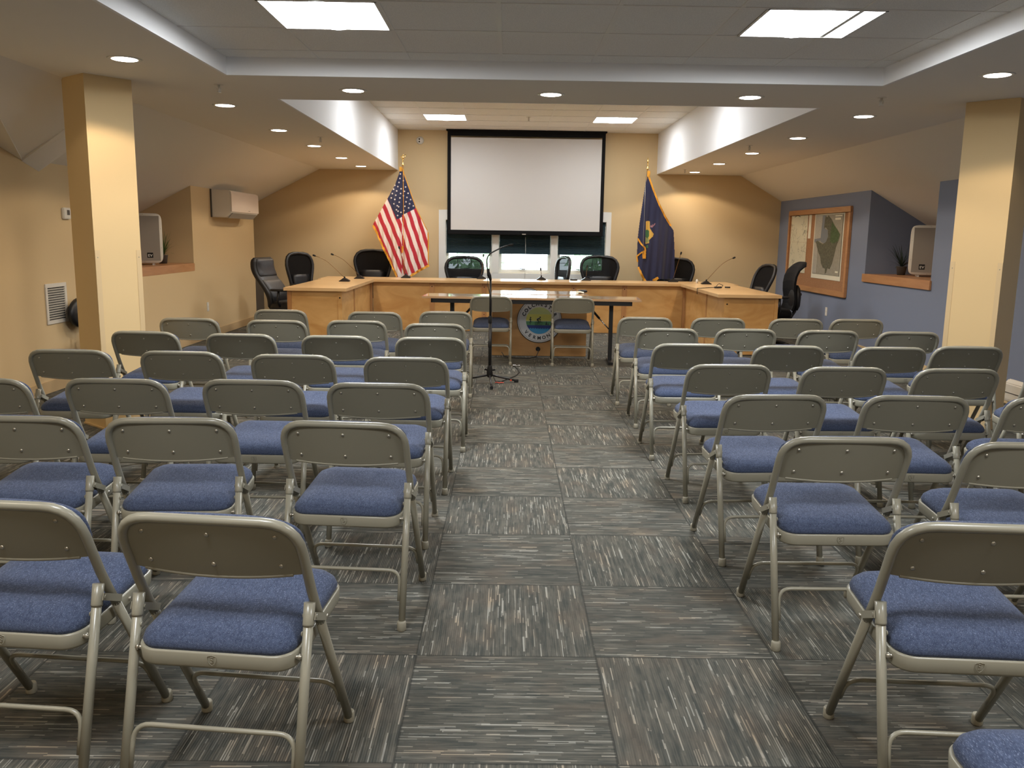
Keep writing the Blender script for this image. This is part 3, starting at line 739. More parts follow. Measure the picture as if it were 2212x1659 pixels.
c = MB(); c.tube([(.383, 10.19, .085), (.383, 10.14, .06), (.36, 10.1, .012), (.28, 10.02, .005), (.12, 10.0, .005), (.02, 10.08, .005), (-.02, 10.16, .006), (-.05, 10.18, .05)], .0045, 8)
tag(c.build('power_cord', M['cable']), 'black power cord from the grommet of the seal cabinet', 'cord')
# glasses, tissue and wallet on the cabinet
g = MB()
for sx in (-1, 1): g.tube([(sx*.032+.024*cos(2*pi*j/16), 0, .018+.018*sin(2*pi*j/16)) for j in range(16)], .0018, 6, closed=True)
g.tube([(-.008, 0, .022), (.008, 0, .022)], .0018, 6)
for sx in (-1, 1): g.tube([(sx*.056, 0, .024), (sx*.058, .11, .022), (sx*.058, .13, .006)], .0016, 6)
o = g.build('eyeglasses', M['chrome']); o.location = (.85, 10.62, .737); tag(o, 'pair of eyeglasses on the cabinet top behind the speaker table', 'glasses')
g = MB(); rings = [supring(0, 0, z, hx, hy, 20, 2.6) for hx, hy, z in ((.05, .03, 0), (.058, .036, .008), (.055, .034, .022), (.04, .025, .03))]
g.loft(rings); o = g.build('black_case', M['leather']); o.location = (1.0-.06, 10.70, .7375); tag(o, 'small black case beside the eyeglasses on the cabinet', 'case')
g = MB()
pts = [(-.05, -.03, .004), (.0, -.04, .02), (.05, -.02, .006), (.055, .02, .018), (.0, .03, .003), (-.045, .02, .024)]
g.add(pts+[(p_[0], p_[1], p_[2]-.004+.001) for p_ in pts]+[(0, 0, .03), (0, 0, .0)], [(i, (i+1) % 6, 12) for i in range(6)]+[(6+(i+1) % 6, 6+i, 13) for i in range(6)]+[(i, 6+i, 6+(i+1) % 6, (i+1) % 6) for i in range(6)])
o = g.build('paper_slip', M['paper']); o.location = (.88, 10.45, .738); tag(o, 'crumpled white paper slip beside the eyeglasses', 'paper')

# ================================================================== DAIS
def dais():
    t = empty('dais_desk', (0, 12.8, 0))
    def part(name, m, boxes, bevel=.002):
        b = MB()
        for q in boxes: b.box(q[0], q[1], q[2]-12.8, q[3]-12.8, q[4], q[5])
        return b.build(name, m, t, bevel=bevel)
    T0, T1 = .712, .750
    # one continuous top in three slabs
    part('worktop', M['maple_top'], [(-2.00, 2.64, 12.80, 13.55, T0, T1)], .004)
    part('worktop', M['maple_top'], [(-2.72, -1.955, 10.58, 12.80, T0, T1), (-2.78, -2.00, 12.80, 13.55, T0, T1)], .0)
    part('worktop', M['maple_top'], [(2.565, 3.34, 10.48, 12.80, T0, T1), (2.64, 3.42, 12.80, 13.55, T0, T1)], .0)
    # front panels of the middle run
    xs = [-2.0, -1.107, -.333, .996, 1.751, 2.64]
    for i in range(5): part('front_panel', M['maple'], [(xs[i]+.02, xs[i+1]-.02, 12.875, 12.893, .0, T0)])
    for x in xs[1:-1]: part('post', M['maple_dark'], [(x-.035, x+.035, 12.862, 12.90, .0, T0)])
    bl = MB()
    for x in xs[1:-1]: bl.lathe([(.008, 0), (.007, .003)], (x, .062, .655), 10, M=Matrix.Rotation(radians(90), 3, 'X')); bl.lathe([(.007, 0), (.006, .003)], (x, .062, .25), 10, M=Matrix.Rotation(radians(90), 3, 'X'))
    bl.build('bolt', M['rubber'], t)
    # left wing
    part('end_panel', M['maple'], [(-2.64, -2.07, 10.64, 10.658, .01, T0)])
    part('post', M['maple_dark'], [(-2.69, -2.64, 10.63, 10.69, .0, T0)]); part('post', M['maple'], [(-2.07, -2.02, 10.63, 10.69, .0, T0)])
    part('side_panel', M['maple'], [(-2.038, -2.02, 10.69, 11.46, .0, T0)]); part('side_panel', M['maple'], [(-2.038, -2.02, 11.52, 12.84, .0, T0)])
    part('post', M['maple_dark'], [(-2.045, -2.012, 11.46, 11.52, 0, T0)]); part('post', M['maple_dark'], [(-2.05, -1.99, 12.84, 12.90, 0, T0)])
    # right wing
    part('end_panel', M['maple'], [(2.72, 3.27, 10.54, 10.558, .01, T0)])
    part('post', M['maple'], [(2.655, 2.72, 10.53, 10.59, .0, T0)]); part('post', M['maple'], [(3.27, 3.315, 10.53, 10.59, .0, T0)])
    part('side_panel', M['maple'], [(2.655, 2.673, 10.59, 11.44, .0, T0)]); part('side_panel', M['maple'], [(2.655, 2.673, 11.50, 12.84, .0, T0)])
    part('post', M['maple_dark'], [(2.648, 2.68, 11.44, 11.50, 0, T0)]); part('post', M['maple_dark'], [(2.62, 2.69, 12.84, 12.90, 0, T0)])
    bl = MB()
    for x, y in ((-2.045, -2.17), (2.69, -2.27)): bl.lathe([(.010, 0), (.009, .003)], (x, y, .63), 12, M=Matrix.Rotation(radians(90), 3, 'X'))
    bl.build('bolt', M['rubber'], t)
    return t
tag(dais(), 'long U shaped maple dais desk across the front of the room', 'desk')

def desk_mic(x, y, tip, lab, big=1.0):
    t = empty('gooseneck_microphone', (x, y, .75)); tag(t, lab, 'microphone', 'gooseneck microphones on the dais')
    dx, dz = tip; sg = 1 if dx >= 0 else -1
    b = MB()
    prof = [(-.075, 0), (.07, 0), (.075, .012), (.02, .045), (-.01, .05), (-.06, .016), (-.078, .006)]
    b.prism([(p_[0]*(-sg if abs(dx) > .1 else 1), p_[1]) for p_ in prof], -.045, .045, 'y'); b.build('base', M['plastic'], t, bevel=.004)
    MB().lathe([(.012, .04), (.011, .062), (.006, .07)], (0, 0, 0), 12).build('socket', M['rubber'], t)
    L = sqrt(dx*dx+dz*dz)
    path = []
    for i in range(17):
        u = i/16
        # straight shaft then bend towards horizontal near the tip
        px = dx*(u*.86+.14*max(0, (u-.65)/.35)**1.5) if abs(dx) > .1 else dx*u
        pz = .05+(dz-.05)*(1-(1-u)**1.18 if abs(dx) > .1 else u)
        path.append((px, -.01*u, pz))
    path[-1] = (dx, -.01, dz)
    MB().tube(path, .0035, 8).build('gooseneck', M['neck'], t)
    d = (Vector(path[-1])-Vector(path[-3])).normalized(); e = Vector(path[-1])
    MB().tube([e-d*.005, e, e+d*.012, e+d*.035, e+d*.042], .011, 12, rs=[.005, .009, .0125, .0125, .007]).build('mic_head', M['rubber'], t)
    return t
M['neck'] = mat('gooseneck_bronze', (116, 84, 44), .35, metal=.6)
desk_mic(-2.26, 12.12, (-.395, .345), 'gooseneck microphone on the left wing of the dais, nearer of two')
desk_mic(-2.19, 12.92, (-.375, .345), 'gooseneck microphone on the left wing of the dais, farther of two')
desk_mic(-1.55, 13.36, (-.095, .44), 'gooseneck microphone in front of the striped flag')
desk_mic(-.39, 13.40, (.025, .34), 'gooseneck microphone beside the mesh chair under the left window')
desk_mic(.53, 13.38, (-.01, .145), 'short gooseneck microphone under the centre window')
desk_mic(1.22, 13.38, (.01, .20), 'gooseneck microphone before the chair under the right window')
desk_mic(2.56, 13.36, (.095, .42), 'gooseneck microphone in front of the chair beside the navy flag')
desk_mic(2.95, 12.83, (.37, .385), 'gooseneck microphone on the right wing of the dais')
# loose cable and cup on the right wing
c = MB(); c.tube([(2.552, 11.60, .68), (2.555, 11.62, .757), (2.66, 11.74, .755), (2.78, 11.85, .755), (2.86, 11.88, .758), (2.92, 12.0, .79), (2.95, 12.05, .80), (2.98, 11.95, .785), (2.93, 11.82, .757), (2.87, 11.77, .757)], .0045, 8)
c.tube([(2.83, 11.80, .762), (2.93, 11.84, .762)], .012, 8); c.tube([(2.99, 11.88, .762), (3.06, 11.86, .762)], .010, 8)
tag(c.build('microphone_cable', M['cable']), 'black microphone cable looped over the edge of the right wing', 'cable')
c = MB(); c.lathe([(.016, 0), (.02, .045), (.012, .05), (.009, .062)], (0, 0, 0), 14); o = c.build('small_bottle', M['offwhite']); o.location = (2.86, 13.05, .75); tag(o, 'tiny white bottle behind the right wing microphone', 'bottle')
c = MB(); c.loft([supring(0, 0, z, a, b_, 18, 3) for a, b_, z in ((.055, .025, 0), (.06, .03, .01), (.05, .024, .022))]); o = c.build('computer_mouse', M['plastic']); o.location = (1.03, 13.38, .7505); tag(o, 'small black gadget lying on the dais under the right window', 'gadget')

# ================================================================== OFFICE CHAIRS
def star_base(t, r=.30):
    b = MB()
    for k in range(5):
        a = 2*pi*k/5+.3; b.tube([(0, 0, .10), (r*.6*cos(a), r*.6*sin(a), .088), (r*cos(a), r*sin(a), .065)], .02, 8, rs=[.026, .02, .014])
    b.lathe([(.04, .07), (.035, .12)], (0, 0, 0), 12); b.build('star_base', M['plastic'], t)
    MB().lathe([(.028, .09), (.026, .25), (.016, .26), (.016, .40)], (0, 0, 0), 14).build('gas_lift', M['black'], t)
    for k in range(5):
        a = 2*pi*k/5+.3; c = MB(); c.tube([(r*cos(a)-.02*sin(a), r*sin(a)+.02*cos(a), .028), (r*cos(a)+.02*sin(a), r*sin(a)-.02*cos(a), .028)], .028, 12); c.build('caster', M['rubber'], t)
def armrest(t, sx, y0=-.12, y1=.14, z=.66, x=.27):
    a = MB(); a.loft([supring(sx*x, (y0+y1)/2, zz, .04*k, (y1-y0)/2*k, 18, 3) for zz, k in ((z-.022, .85), (z-.012, 1), (z, 1), (z+.008, .85))])
    a.tube([(sx*x, 0, z-.02), (sx*(x+.01), -.01, .52), (sx*(x-.06), 0, .43), (sx*.12, 0, .42)], .016, 8); a.build('armrest', M['plastic'], t)
def mesh_chair(top=1.08, wide=.30, lab='', loc=(0, 0), rz=0, tilt=.12, name='office_chair'):
    t = empty(name, (loc[0], loc[1], 0), rz); tag(t, lab, 'office chair', 'black office chairs around the dais')
    star_base(t)
    s = MB(); s.loft([supring(0, .03, z, .245*k, .24*k, 28, 3.4) for z, k in ((.415, .80), (.42, .95), (.44, 1), (.465, .99), (.482, .9), (.488, .7))]); s.build('seat', M['seatblk'], t)
    H = top; half = [(0, 0), (.12, -.003), (.20, -.018), (.258, -.055), (.29, -.11), (.30, -.17), (.292, -.23), (.272, -.30), (.25, -.37), (.232, -.44), (.215, -.50)]
    k = wide/.30
    out = [(x*k, H+z) for x, z in half]; full = out+[(-x, z) for x, z in out[::-1][:-1]]
    def yb(x, z): return -.19-(z-.5)*tilt+.30*(x*x)
    ring = [(x, yb(x, z), z) for x, z in full]
    MB().tube(ring, .025, 10, closed=True).build('back_frame', M['plastic'], t)
    # mesh panel as lofted strips
    b = MB(); n = 12; vs = []; zs = [H-.004-(.496)*i/18 for i in range(19)]
    def hx(z):
        zz = z-H
        for (x0, z0), (x1, z1) in zip(half, half[1:]):
            if z1 <= zz <= z0: return k*(x0+(x1-x0)*(z0-zz)/max(1e-6, z0-z1))
        return k*half[-1][0]
    for z in zs:
        h = max(.01, hx(z)-.004)
        for i in range(n+1): x = -h+2*h*i/n; vs.append((x, yb(x, z), z))
    b.add(vs, [(j*(n+1)+i, j*(n+1)+i+1, (j+1)*(n+1)+i+1, (j+1)*(n+1)+i) for j in range(18) for i in range(n)], 0, True)
    b.build('back_mesh', M['mesh'], t)
    z0 = H-.50
    l = MB(); l.loft([[Vector((x, yb(x, z)+dy, z)) for x, dy in ((-h, .0), (-h*.5, .03), (0, .036), (h*.5, .03), (h, 0), (h*.5, -.012), (0, -.012), (-h*.5, -.012))] for z, h in ((z0, .19*k), (z0+.05, .215*k), (z0+.15, .225*k), (z0+.19, .20*k))]); l.build('lumbar_panel', M['plastic'], t)
    MB().tube([(0, -.05, .41), (0, -.20, .40), (0, -.27, .50), (0, yb(0, z0+.1)-.03, z0+.12)], .022, 8).build('back_support', M['plastic'], t)
    for sx in (-1, 1): armrest(t, sx)
    return t
mesh_chair(1.105, .245, 'mesh office chair turned sideways behind the left wing of the dais', (-2.93, 12.95), radians(-127), name='office_chair')
mesh_chair(1.145, .295, 'broad black mesh office chair left of the striped flag', (-2.165, 13.88), pi)
mesh_chair(1.06, .30, 'mesh office chair before the left window, greenery showing through it', (-.69, 13.88), pi)
mesh_chair(1.085, .285, 'mesh office chair seen edge on between centre and right windows', (.69, 13.90), radians(108))
mesh_chair(1.10, .30, 'mesh office chair before the right window', (1.50, 13.88), pi)
mesh_chair(1.085, .305, 'mesh office chair overlapping the navy flag', (2.72, 13.88), pi)
mesh_chair(1.045, .25, 'leaning mesh office chair behind the right wing of the dais', (3.42, 12.55), radians(104), tilt=.42)
def task_chair(loc, rz, lab):
    t = empty('office_chair', (loc[0], loc[1], 0), rz); tag(t, lab, 'office chair', 'black office chairs around the dais'); star_base(t)
    s = MB(); s.loft([supring(0, .03, z, .245*k, .25*k, 28, 3.4) for z, k in ((.43, .80), (.44, .95), (.47, 1), (.50, .99), (.53, .9), (.54, .7))]); s.build('seat', M['seatblk'], t)
    # bowed back shell with a hooked top edge, profile swept across the width
    prof = [(-.22, .52), (-.245, .60), (-.25, .70), (-.235, .80), (-.232, .90), (-.245, 1.00), (-.275, 1.08), (-.32, 1.125), (-.35, 1.14)]
    b = MB(); rings = []
    for i in range(13):
        u = i/12*2-1; x = .23*u; k = 1-.10*abs(u)**4; f = .05*u*u
        rings.append([Vector((x, y+f, .52+(z-.52)*k)) for y, z in prof]+[Vector((x, y-.028+f, .52+(z-.52)*k)) for y, z in prof[::-1]])
    b.loft(rings, smooth=False); b.build('backrest', M['seatblk'], t, bevel=.004)
    l = MB(); l.loft([supring(0, -.275, z, hx_, hy_, 20, 3) for z, hx_, hy_ in ((.52, .12, .03), (.58, .17, .045), (.70, .18, .048), (.80, .15, .035), (.84, .1, .02))]); l.build('lumbar_shell', M['plastic'], t)
    MB().box(-.03, .03, -.36, -.31, .70, .74).build('height_knob', M['plastic'], t, bevel=.006)
    MB().tube([(0, -.05, .42), (0, -.24, .41), (0, -.29, .50), (0, -.29, .62)], .024, 8).build('back_support', M['plastic'], t)
    for sx in (-1, 1): armrest(t, sx, z=.70)
    return t
task_chair((3.46, 11.22), radians(90), 'black task chair seen from the side by the notice board')
def leather_chair(loc, rz):
    t = empty('office_chair', (loc[0], loc[1], 0), rz); tag(t, 'tall black leather chair left of the dais', 'office chair', 'black office chairs around the dais'); star_base(t)
    s = MB(); s.loft([supring(0, .04, z, .26*k, .26*k, 30, 3.6) for z, k in ((.39, .85), (.40, .97), (.44, 1.0), (.48, .99), (.51, .92), (.525, .7))]); s.build('seat', M['leather'], t)
    def slab(zs, th, name, dy=0, wid=.25):
        b = MB(); rings = []
        for z in zs:
            u = (z-.42)/.68; y = -.17-.04*sin(u*pi*1.1)-.22*max(0, u)**1.6+.05*sin(u*pi*2)+dy
            wd = wid*(1-.10*abs(2*u-1)**3); edge = min((z-zs[0])/.05, (zs[-1]-z)/.05, 1); k = max(.25, sqrt(max(0, 1-(1-edge)**2)))
            ring = []
            for j in range(24):
                a = 2*pi*j/24; ca, sa = cos(a), sin(a)
                ring.append(Vector((wd*(.93+.07*k)*math.copysign(abs(ca)**.45, ca), y+th*k*math.copysign(abs(sa)**.7, sa), z)))
            rings.append(ring)
        b.loft(rings); return b.build(name, M['leather'], t)
    slab([.42+.66*i/22 for i in range(23)], .06, 'backrest')
    slab([.83+.235*i/14 for i in range(15)], .042, 'head_cushion', .038, .225)
    slab([.47+.34*i/14 for i in range(15)], .040, 'lumbar_cushion', .036, .225)
    for sx in (-1, 1): armrest(t, sx, z=.68, x=.285)
    MB().box(-.05, .05, -.24, -.02, .37, .40).build('tilt_plate', M['black'], t, bevel=.01)
    return t
leather_chair((-2.88, 11.50), radians(-104))
def side_chair(loc, rz):
    t = empty('swivel_stool', (loc[0], loc[1], 0), rz); tag(t, 'dark oval backed swivel chair mostly hidden behind the left column', 'office chair'); star_base(t, .22)
    s = MB(); s.loft([supring(0, .0, z, .18*k, .18*k, 24, 2.6) for z, k in ((.41, .8), (.43, 1), (.46, 1), (.48, .85))]); s.build('seat', M['seatblk'], t)
    b = MB(); b.loft([[Vector((x*k, y, .66+z*k)) for x, z in [(.20*cos(2*pi*j/28), .135*sin(2*pi*j/28)) for j in range(28)]] for y, k in ((-.225, .8), (-.215, 1), (-.185, 1), (-.17, .8))]); b.build('backrest', M['leather'], t)
    MB().tube([(0, -.05, .41), (0, -.19, .41), (0, -.215, .55)], .014, 8).build('back_support', M['plastic'], t)
side_chair((-3.70, 7.93), radians(-90))

# ================================================================== FLOOR MICROPHONE
def mic_stand():
    x, y = -.155, 8.31; t = empty('microphone_stand', (x, y, 0)); tag(t, 'black tripod microphone stand in the aisle before the speaker table', 'microphone stand')
    p = MB(); p.tube([(0, 0, .10), (0, 0, .60)], .0145, 12); p.build('lower_pole', M['black'], t)
    p = MB(); p.tube([(0, 0, .60), (0, 0, 1.00)], .0105, 10); p.build('upper_pole', M['black'], t)
    MB().lathe([(.014, .575), (.019, .585), (.019, .64), (.012, .65)], (0, 0, 0), 14).build('clutch', M['rubber'], t)
    MB().lathe([(.014, .34), (.018, .345), (.018, .40), (.014, .405)], (0, 0, 0), 14).build('collar', M['rubber'], t)
    h = MB(); h.lathe([(.018, .05), (.028, .07), (.028, .12), (.02, .16), (.013, .17)], (0, 0, 0), 14); h.tube([(.02, 0, .12), (.055, 0, .125)], .009, 8); h.tube([(-.02, 0, .12), (-.05, 0, .13)], .009, 8); h.build('hub', M['rubber'], t)
    for i, (a, L) in enumerate(((2, .27), (176, .27), (-86, .40))):
        a = radians(a); e = Vector((cos(a)*L, sin(a)*L, .018)); lg = MB(); lg.tube([(0, 0, .075), e], .010, 10); lo = lg.build('leg', M['black'], t)
        d = e.normalized(); MB().tube([e-Vector((d.x, d.y, 0))*.03, e+Vector((d.x, d.y, 0))*.012], .015, 12).build('rubber_foot', M['rubber'], lo)
        if i == 0: MB().tube([e-Vector((.07, 0, -.008)), e-Vector((.052, 0, -.007))], .0125, 12).build('orange_band', M['orange'], lo)
    c = MB(); c.tube([(0, 0, .99), (-.01, 0, 1.03), (-.02, -.01, 1.06)], .016, 10, rs=[.012, .018, .016]); c.tube([(-.02, -.01, 1.03), (-.025, -.01, 1.10)], .014, 10); c.build('clip', M['rubber'], t)
    g = MB(); path = [(-.026, -.01, 1.06), (-.036, -.01, 1.13), (-.038, -.01, 1.18), (-.028, -.01, 1.215), (-.005, -.01, 1.245), (.05, -.01, 1.275), (.10, -.01, 1.30), (.15, -.01, 1.318), (.18, -.01, 1.324)]
    g.tube(path, .0065, 8); go = g.build('gooseneck', M['black'], t)
    MB().tube([(.165, -.01, 1.322), (.18, -.01, 1.324), (.20, -.01, 1.327), (.213, -.01, 1.327)], .012, 12, rs=[.007, .013, .013, .007]).build('mic_head', M['rubber'], go)
    c = MB(); c.tube([(-.026, -.01, 1.04), (-.03, -.02, .95), (.012, -.02, .80), (.016, -.018, .5), (.016, -.018, .22), (.03, -.03, .08), (.06, -.03, .012), (.12, .03, .006)], .0035, 6); c.build('cable_drop', M['cable'], t)
mic_stand()
c = MB(); c.tube([(-.035, 8.34, .006), (0.02, 8.50, .006), (.10, 8.68, .006), (.145, 8.92, .006), (.125, 9.2, .006), (.10, 9.33, .006), (.085, 9.36, .006)], .0048, 8)
tag(c.build('floor_cable', M['cable']), 'black microphone cable curving over the carpet right of the stand', 'cable')
c = MB(); c.tube([(.075, 9.385, .010), (.115, 9.38, .010)], .009, 10); c.tube([(.13, 9.38, .010), (.16, 9.375, .010)], .008, 10); c.tube([(.06, 9.38, .010), (.16, 9.375, .010)], .005, 8)
tag(c.build('cable_connector', M['chrome']), 'silver cable connector on the carpet by the left table chair foot', 'connector')
c = MB(); n = 12; vs = []
for i in range(n+1):
    u = i/n; vs += [(-.10+.085*u, 8.255+.012*sin(u*9), .004+.004*abs(sin(u*7))), (-.10+.085*u, 8.285+.012*sin(u*9), .004+.004*abs(sin(u*7)))]
c.add(vs, [(2*i, 2*i+1, 2*i+3, 2*i+2) for i in range(n)]); c.add([(a, b_, q-.0015) for a, b_, q in vs], [(2*i+1, 2*i, 2*i+2, 2*i+3) for i in range(n)])
tag(c.build('orange_tape', M['orange']), 'strip of orange tape on the carpet under the stand leg', 'tape')

# ================================================================== PROJECTION SCREEN
def proj_screen():
    t = empty('projection_screen', (0, 14.36, 0)); tag(t, 'large white projection screen with black border in front of the windows', 'projection screen')
    X0, X1, Z0, Z1 = -.985, 1.56, 1.462, 3.06
    b = MB(); b.box(X0+.055, X1-.055, -.004, 0, Z0+.03, Z1-.10); b.build('screen_surface', M['screen'], t)
    b = MB(); b.box(X0, X0+.056, -.006, .003, Z0, Z1); b.box(X1-.056, X1, -.006, .003, Z0, Z1); b.box(X0+.056, X1-.056, -.006, .003, Z1-.075, Z1); b.box(X0+.056, X1-.056, -.006, .003, Z0, Z0+.035); b.build('border', M['screenblk'], t)
    b = MB(); b.box(X0+.0, X1-.0, -.018, .014, Z0-.038, Z0+.004); bo = b.build('bottom_bar', M['screenblk'], t, bevel=.006)
    MB().box(.24, .30, -.0205, -.018, Z0-.030, Z0-.014).build('badge', M['grey'], bo)
    b = MB(); b.box(X0-.02, X1+.02, -.04, .07, Z1+.0, Z1+.024); b.build('housing', M['screenblk'], t, bevel=.004)
proj_screen()
# motion sensor on the end wall
t = empty('wall_sensor', (-1.44, FY, 2.915)); tag(t, 'round white sensor with two dark lenses high on the end wall', 'sensor')
b = MB(); b.lathe([(.062, 0), (.062, .015), (.045, .032), (.03, .04)], (0, 0, 0), 24, M=Matrix.Rotation(radians(90), 3, 'X')); b.build('housing', M['offwhite'], t)
for z in (-.02, .018): MB().lathe([(.014, .034), (.012, .042)], (-.008, 0, z), 12, M=Matrix.Rotation(radians(90), 3, 'X')).build('lens', M['rubber'], t)

# ================================================================== FLAGS
def inside(p, poly):
    x, y = p; c = False; n = len(poly)
    for i in range(n):
        x0, y0 = poly[i]; x1, y1 = poly[(i+1) % n]
        if (y0 > y) != (y1 > y) and x < (x1-x0)*(y-y0)/(y1-y0)+x0: c = not c
    return c
def cloth(name, outline, to_m, colour, yfun, mats, parent, step, bb):
    x0, x1, y0, y1 = bb; nx = int((x1-x0)/step); ny = int((y1-y0)/step); idx = {}; b = MB()
    def vid(i, j):
        if (i, j) not in idx:
            px, py = x0+i*step, y0+j*step; X, Z = to_m(px, py); idx[(i, j)] = len(b.v); b.v.append((X, yfun(px, py), Z))
        return idx[(i, j)]
    for j in range(ny):
        for i in range(nx):
            c = (x0+(i+.5)*step, y0+(j+.5)*step)
            if inside(c, outline):
                b.f.append([vid(i, j), vid(i+1, j), vid(i+1, j+1), vid(i, j+1)]); b.mi.append(colour(*c)); b.sm.append(True)
    return b.build(name, mats, parent, weld=False)
def ribbon(b, pts, w, to_m, yfun, off=-.006, mi=0):
    # fringe strip running along pts (pattern coordinates), width w
    P = []
    for (a, c), (d, e) in zip(pts, pts[1:]):
        n = max(2, int(math.hypot(d-a, e-c)/14))
        for k in range(n): P.append((a+(d-a)*k/n, c+(e-c)*k/n))
    P.append(pts[-1]); vs = []
    for i, (a, c) in enumerate(P):
        q = P[min(i+1, len(P)-1)]; r = P[max(i-1, 0)]; dx, dy = q[0]-r[0], q[1]-r[1]; L = math.hypot(dx, dy) or 1
        wj = w*(1+.12*((i*7) % 5-2)/2)
        for s_ in (-.5, .5):
            px, py = a-dy/L*wj*s_, c+dx/L*wj*s_; X, Z = to_m(px, py); vs.append((X, yfun(a, c)+off, Z))
    b.add(vs, [(2*i, 2*i+1, 2*i+3, 2*i+2) for i in range(len(P)-1)], mi)
    b.add([(x, y+.008, z) for x, y, z in vs], [(2*i+1, 2*i, 2*i+2, 2*i+3) for i in range(len(P)-1)], mi)
M['fl_red'] = mat('flag_red', (182, 30, 48), .7, sheen=.2); M['fl_white'] = mat('flag_white', (232, 218, 208), .7, sheen=.2); M['fl_navy'] = mat('flag_navy', (28, 32, 66), .7, sheen=.2)
M['fl_blue'] = mat('flag_deep_blue', (24, 27, 62), .65, sheen=.3)
FLY = 13.93
def us_m(x, y): return (-2.301+.00122*x-.000017*y, 2.653-.00121*y+.00002*x)
def vt_m(x, y): return (1.82+.001224*x+.00005*y, 2.648-.001213*y+.000018*x)
def pole(t, X, ztop, ornate):
    MB().tube([(0, 0, .08), (0, 0, ztop)], .013, 12).build('pole', M['poleoak'], t)
    MB().lathe([(.16, 0), (.16, .02), (.06, .045), (.03, .10), (.018, .11)], (0, 0, 0), 28).build('base', M['goldmetal'], t)
    f = MB(); f.lathe([(.016, 0), (.02, .01), (.010, .03), (.008, .08), (.014, .09)], (0, 0, ztop), 12)
    if ornate:
        z = ztop+.12; f.loft([supring(0, 0, z+dz, a, c_, 14, 2) for dz, a, c_ in ((-.03, .006, .006), (-.01, .018, .014), (.015, .020, .014), (.035, .008, .008))])
        f.tube([(-.035, 0, z+.03), (-.02, 0, z-.005), (0, 0, z)], .006, 6); f.tube([(.045, 0, z+.05), (.025, 0, z+.01), (0, 0, z)], .007, 6); f.tube([(0, 0, z+.03), (.012, -.01, z+.05)], .007, 6)
    else:
        f.lathe([(.006, .09), (.013, .12), (.012, .14), (.001, .19)], (0, 0, ztop), 12)
    f.build('finial', M['goldmetal'], t)
M['poleoak'] = mat('flag_pole_brass', (206, 164, 110), .3, metal=.7)
def us_flag():
    X0 = us_m(530, 0)[0]; t = empty('striped_flag', (X0, FLY, 0)); tag(t, 'draped star and stripe flag with gold fringe on a pole, left of the screen', 'flag', 'indoor flags on poles')
    pole(t, X0, 2.47, True)
    tm = lambda x, y: (us_m(x, y)[0]-X0, us_m(x, y)[1])
    out = [(505, 190), (490, 262), (440, 400), (340, 578), (245, 745), (150, 905), (200, 1010), (290, 1205), (385, 1390), (480, 1592), (528, 1592), (640, 1570), (760, 1495), (870, 1432), (868, 1190), (862, 1030), (850, 985), (775, 840), (700, 690), (612, 440), (540, 250), (525, 190)]
    cl = [(480, 180), (340, 585), (400, 712), (465, 848), (532, 812), (532, 180)]; cr = [(532, 180), (560, 230), (705, 703), (625, 745), (532, 790)]
    def col(x, y):
        xw = x+2*sin(y*.028+x*.01)
        if x < 532:
            if inside((x, y), cl): return 2
            k = floor((94-(xw-.42*y))/55)
            if y < 260: return 2
            return 1 if k % 2 == 0 else 0
        if inside((x, y), cr): return 2
        k = floor(((xw-.33*y)-296)/49.5)
        return 1 if k % 2 == 0 else 0
    def yf(x, y):
        u = (y-180)/1400; d = abs(x-530)
        return -.035+.10*min(1, d/420)*(.4+.6*u)-.02+.022*sin(d*.035+(1 if x > 530 else 2.2))*u+.010*sin(d*.11+y*.004)*u
    cloth('cloth', out, tm, col, yf, [M['fl_red'], M['fl_white'], M['fl_navy']], t, 4.5, (140, 900, 184, 1596))
    b = MB()
    ribbon(b, [(150, 920), (200, 1015), (290, 1215), (380, 1395), (472, 1585)], 26, tm, yf)
    ribbon(b, [(530, 200), (545, 245), (618, 440), (704, 690), (780, 840), (856, 988)], 9, tm, yf, .004)
    ribbon(b, [(866, 1010), (872, 1190), (872, 1440)], 14, tm, yf); ribbon(b, [(885, 1440), (760, 1508), (650, 1575)], 30, tm, yf)
    ribbon(b, [(512, 178), (512, 235)], 34, tm, yf); ribbon(b, [(542, 1190), (540, 1275)], 18, tm, yf, -.03)
    b.build('fringe', M['gold'], t, weld=False)
    # embroidered stars
    S = [(507, 268), (502, 325), (490, 375), (475, 427), (437, 412), (420, 460), (461, 482), (404, 515), (450, 537), (512, 515), (390, 570), (437, 590), (504, 572), (425, 645), (495, 625), (470, 670), (487, 683), (460, 722), (480, 740), (475, 795), (517, 455), (518, 755),
         (545, 352), (574, 432), (560, 487), (548, 543), (608, 512), (593, 565), (640, 592), (581, 620), (628, 645), (567, 677), (616, 698), (675, 672), (556, 732)]
    b = MB()
    for n, (x, y) in enumerate(S):
        X, Z = tm(x, y); Y = yf(x, y)-.005; r = .017; rot = (n*37 % 50-25)/60
        vs = [(X+(r if k % 2 == 0 else r*.42)*sin(rot+pi*k/5), Y, Z+(r if k % 2 == 0 else r*.42)*cos(rot+pi*k/5)) for k in range(10)]
        b.add(vs+[(X, Y-.0005, Z)], [(k, (k+1) % 10, 10) for k in range(10)])
    b.build('stars', M['fl_white'], t, weld=False)
    c = MB(); c.tube([(.01, -.055, 2.42), (.014, -.06, 1.9), (.010, -.06, 1.3), (.012, -.06, .80)], .004, 6); c.build('cord', M['gold'], t)
us_flag()
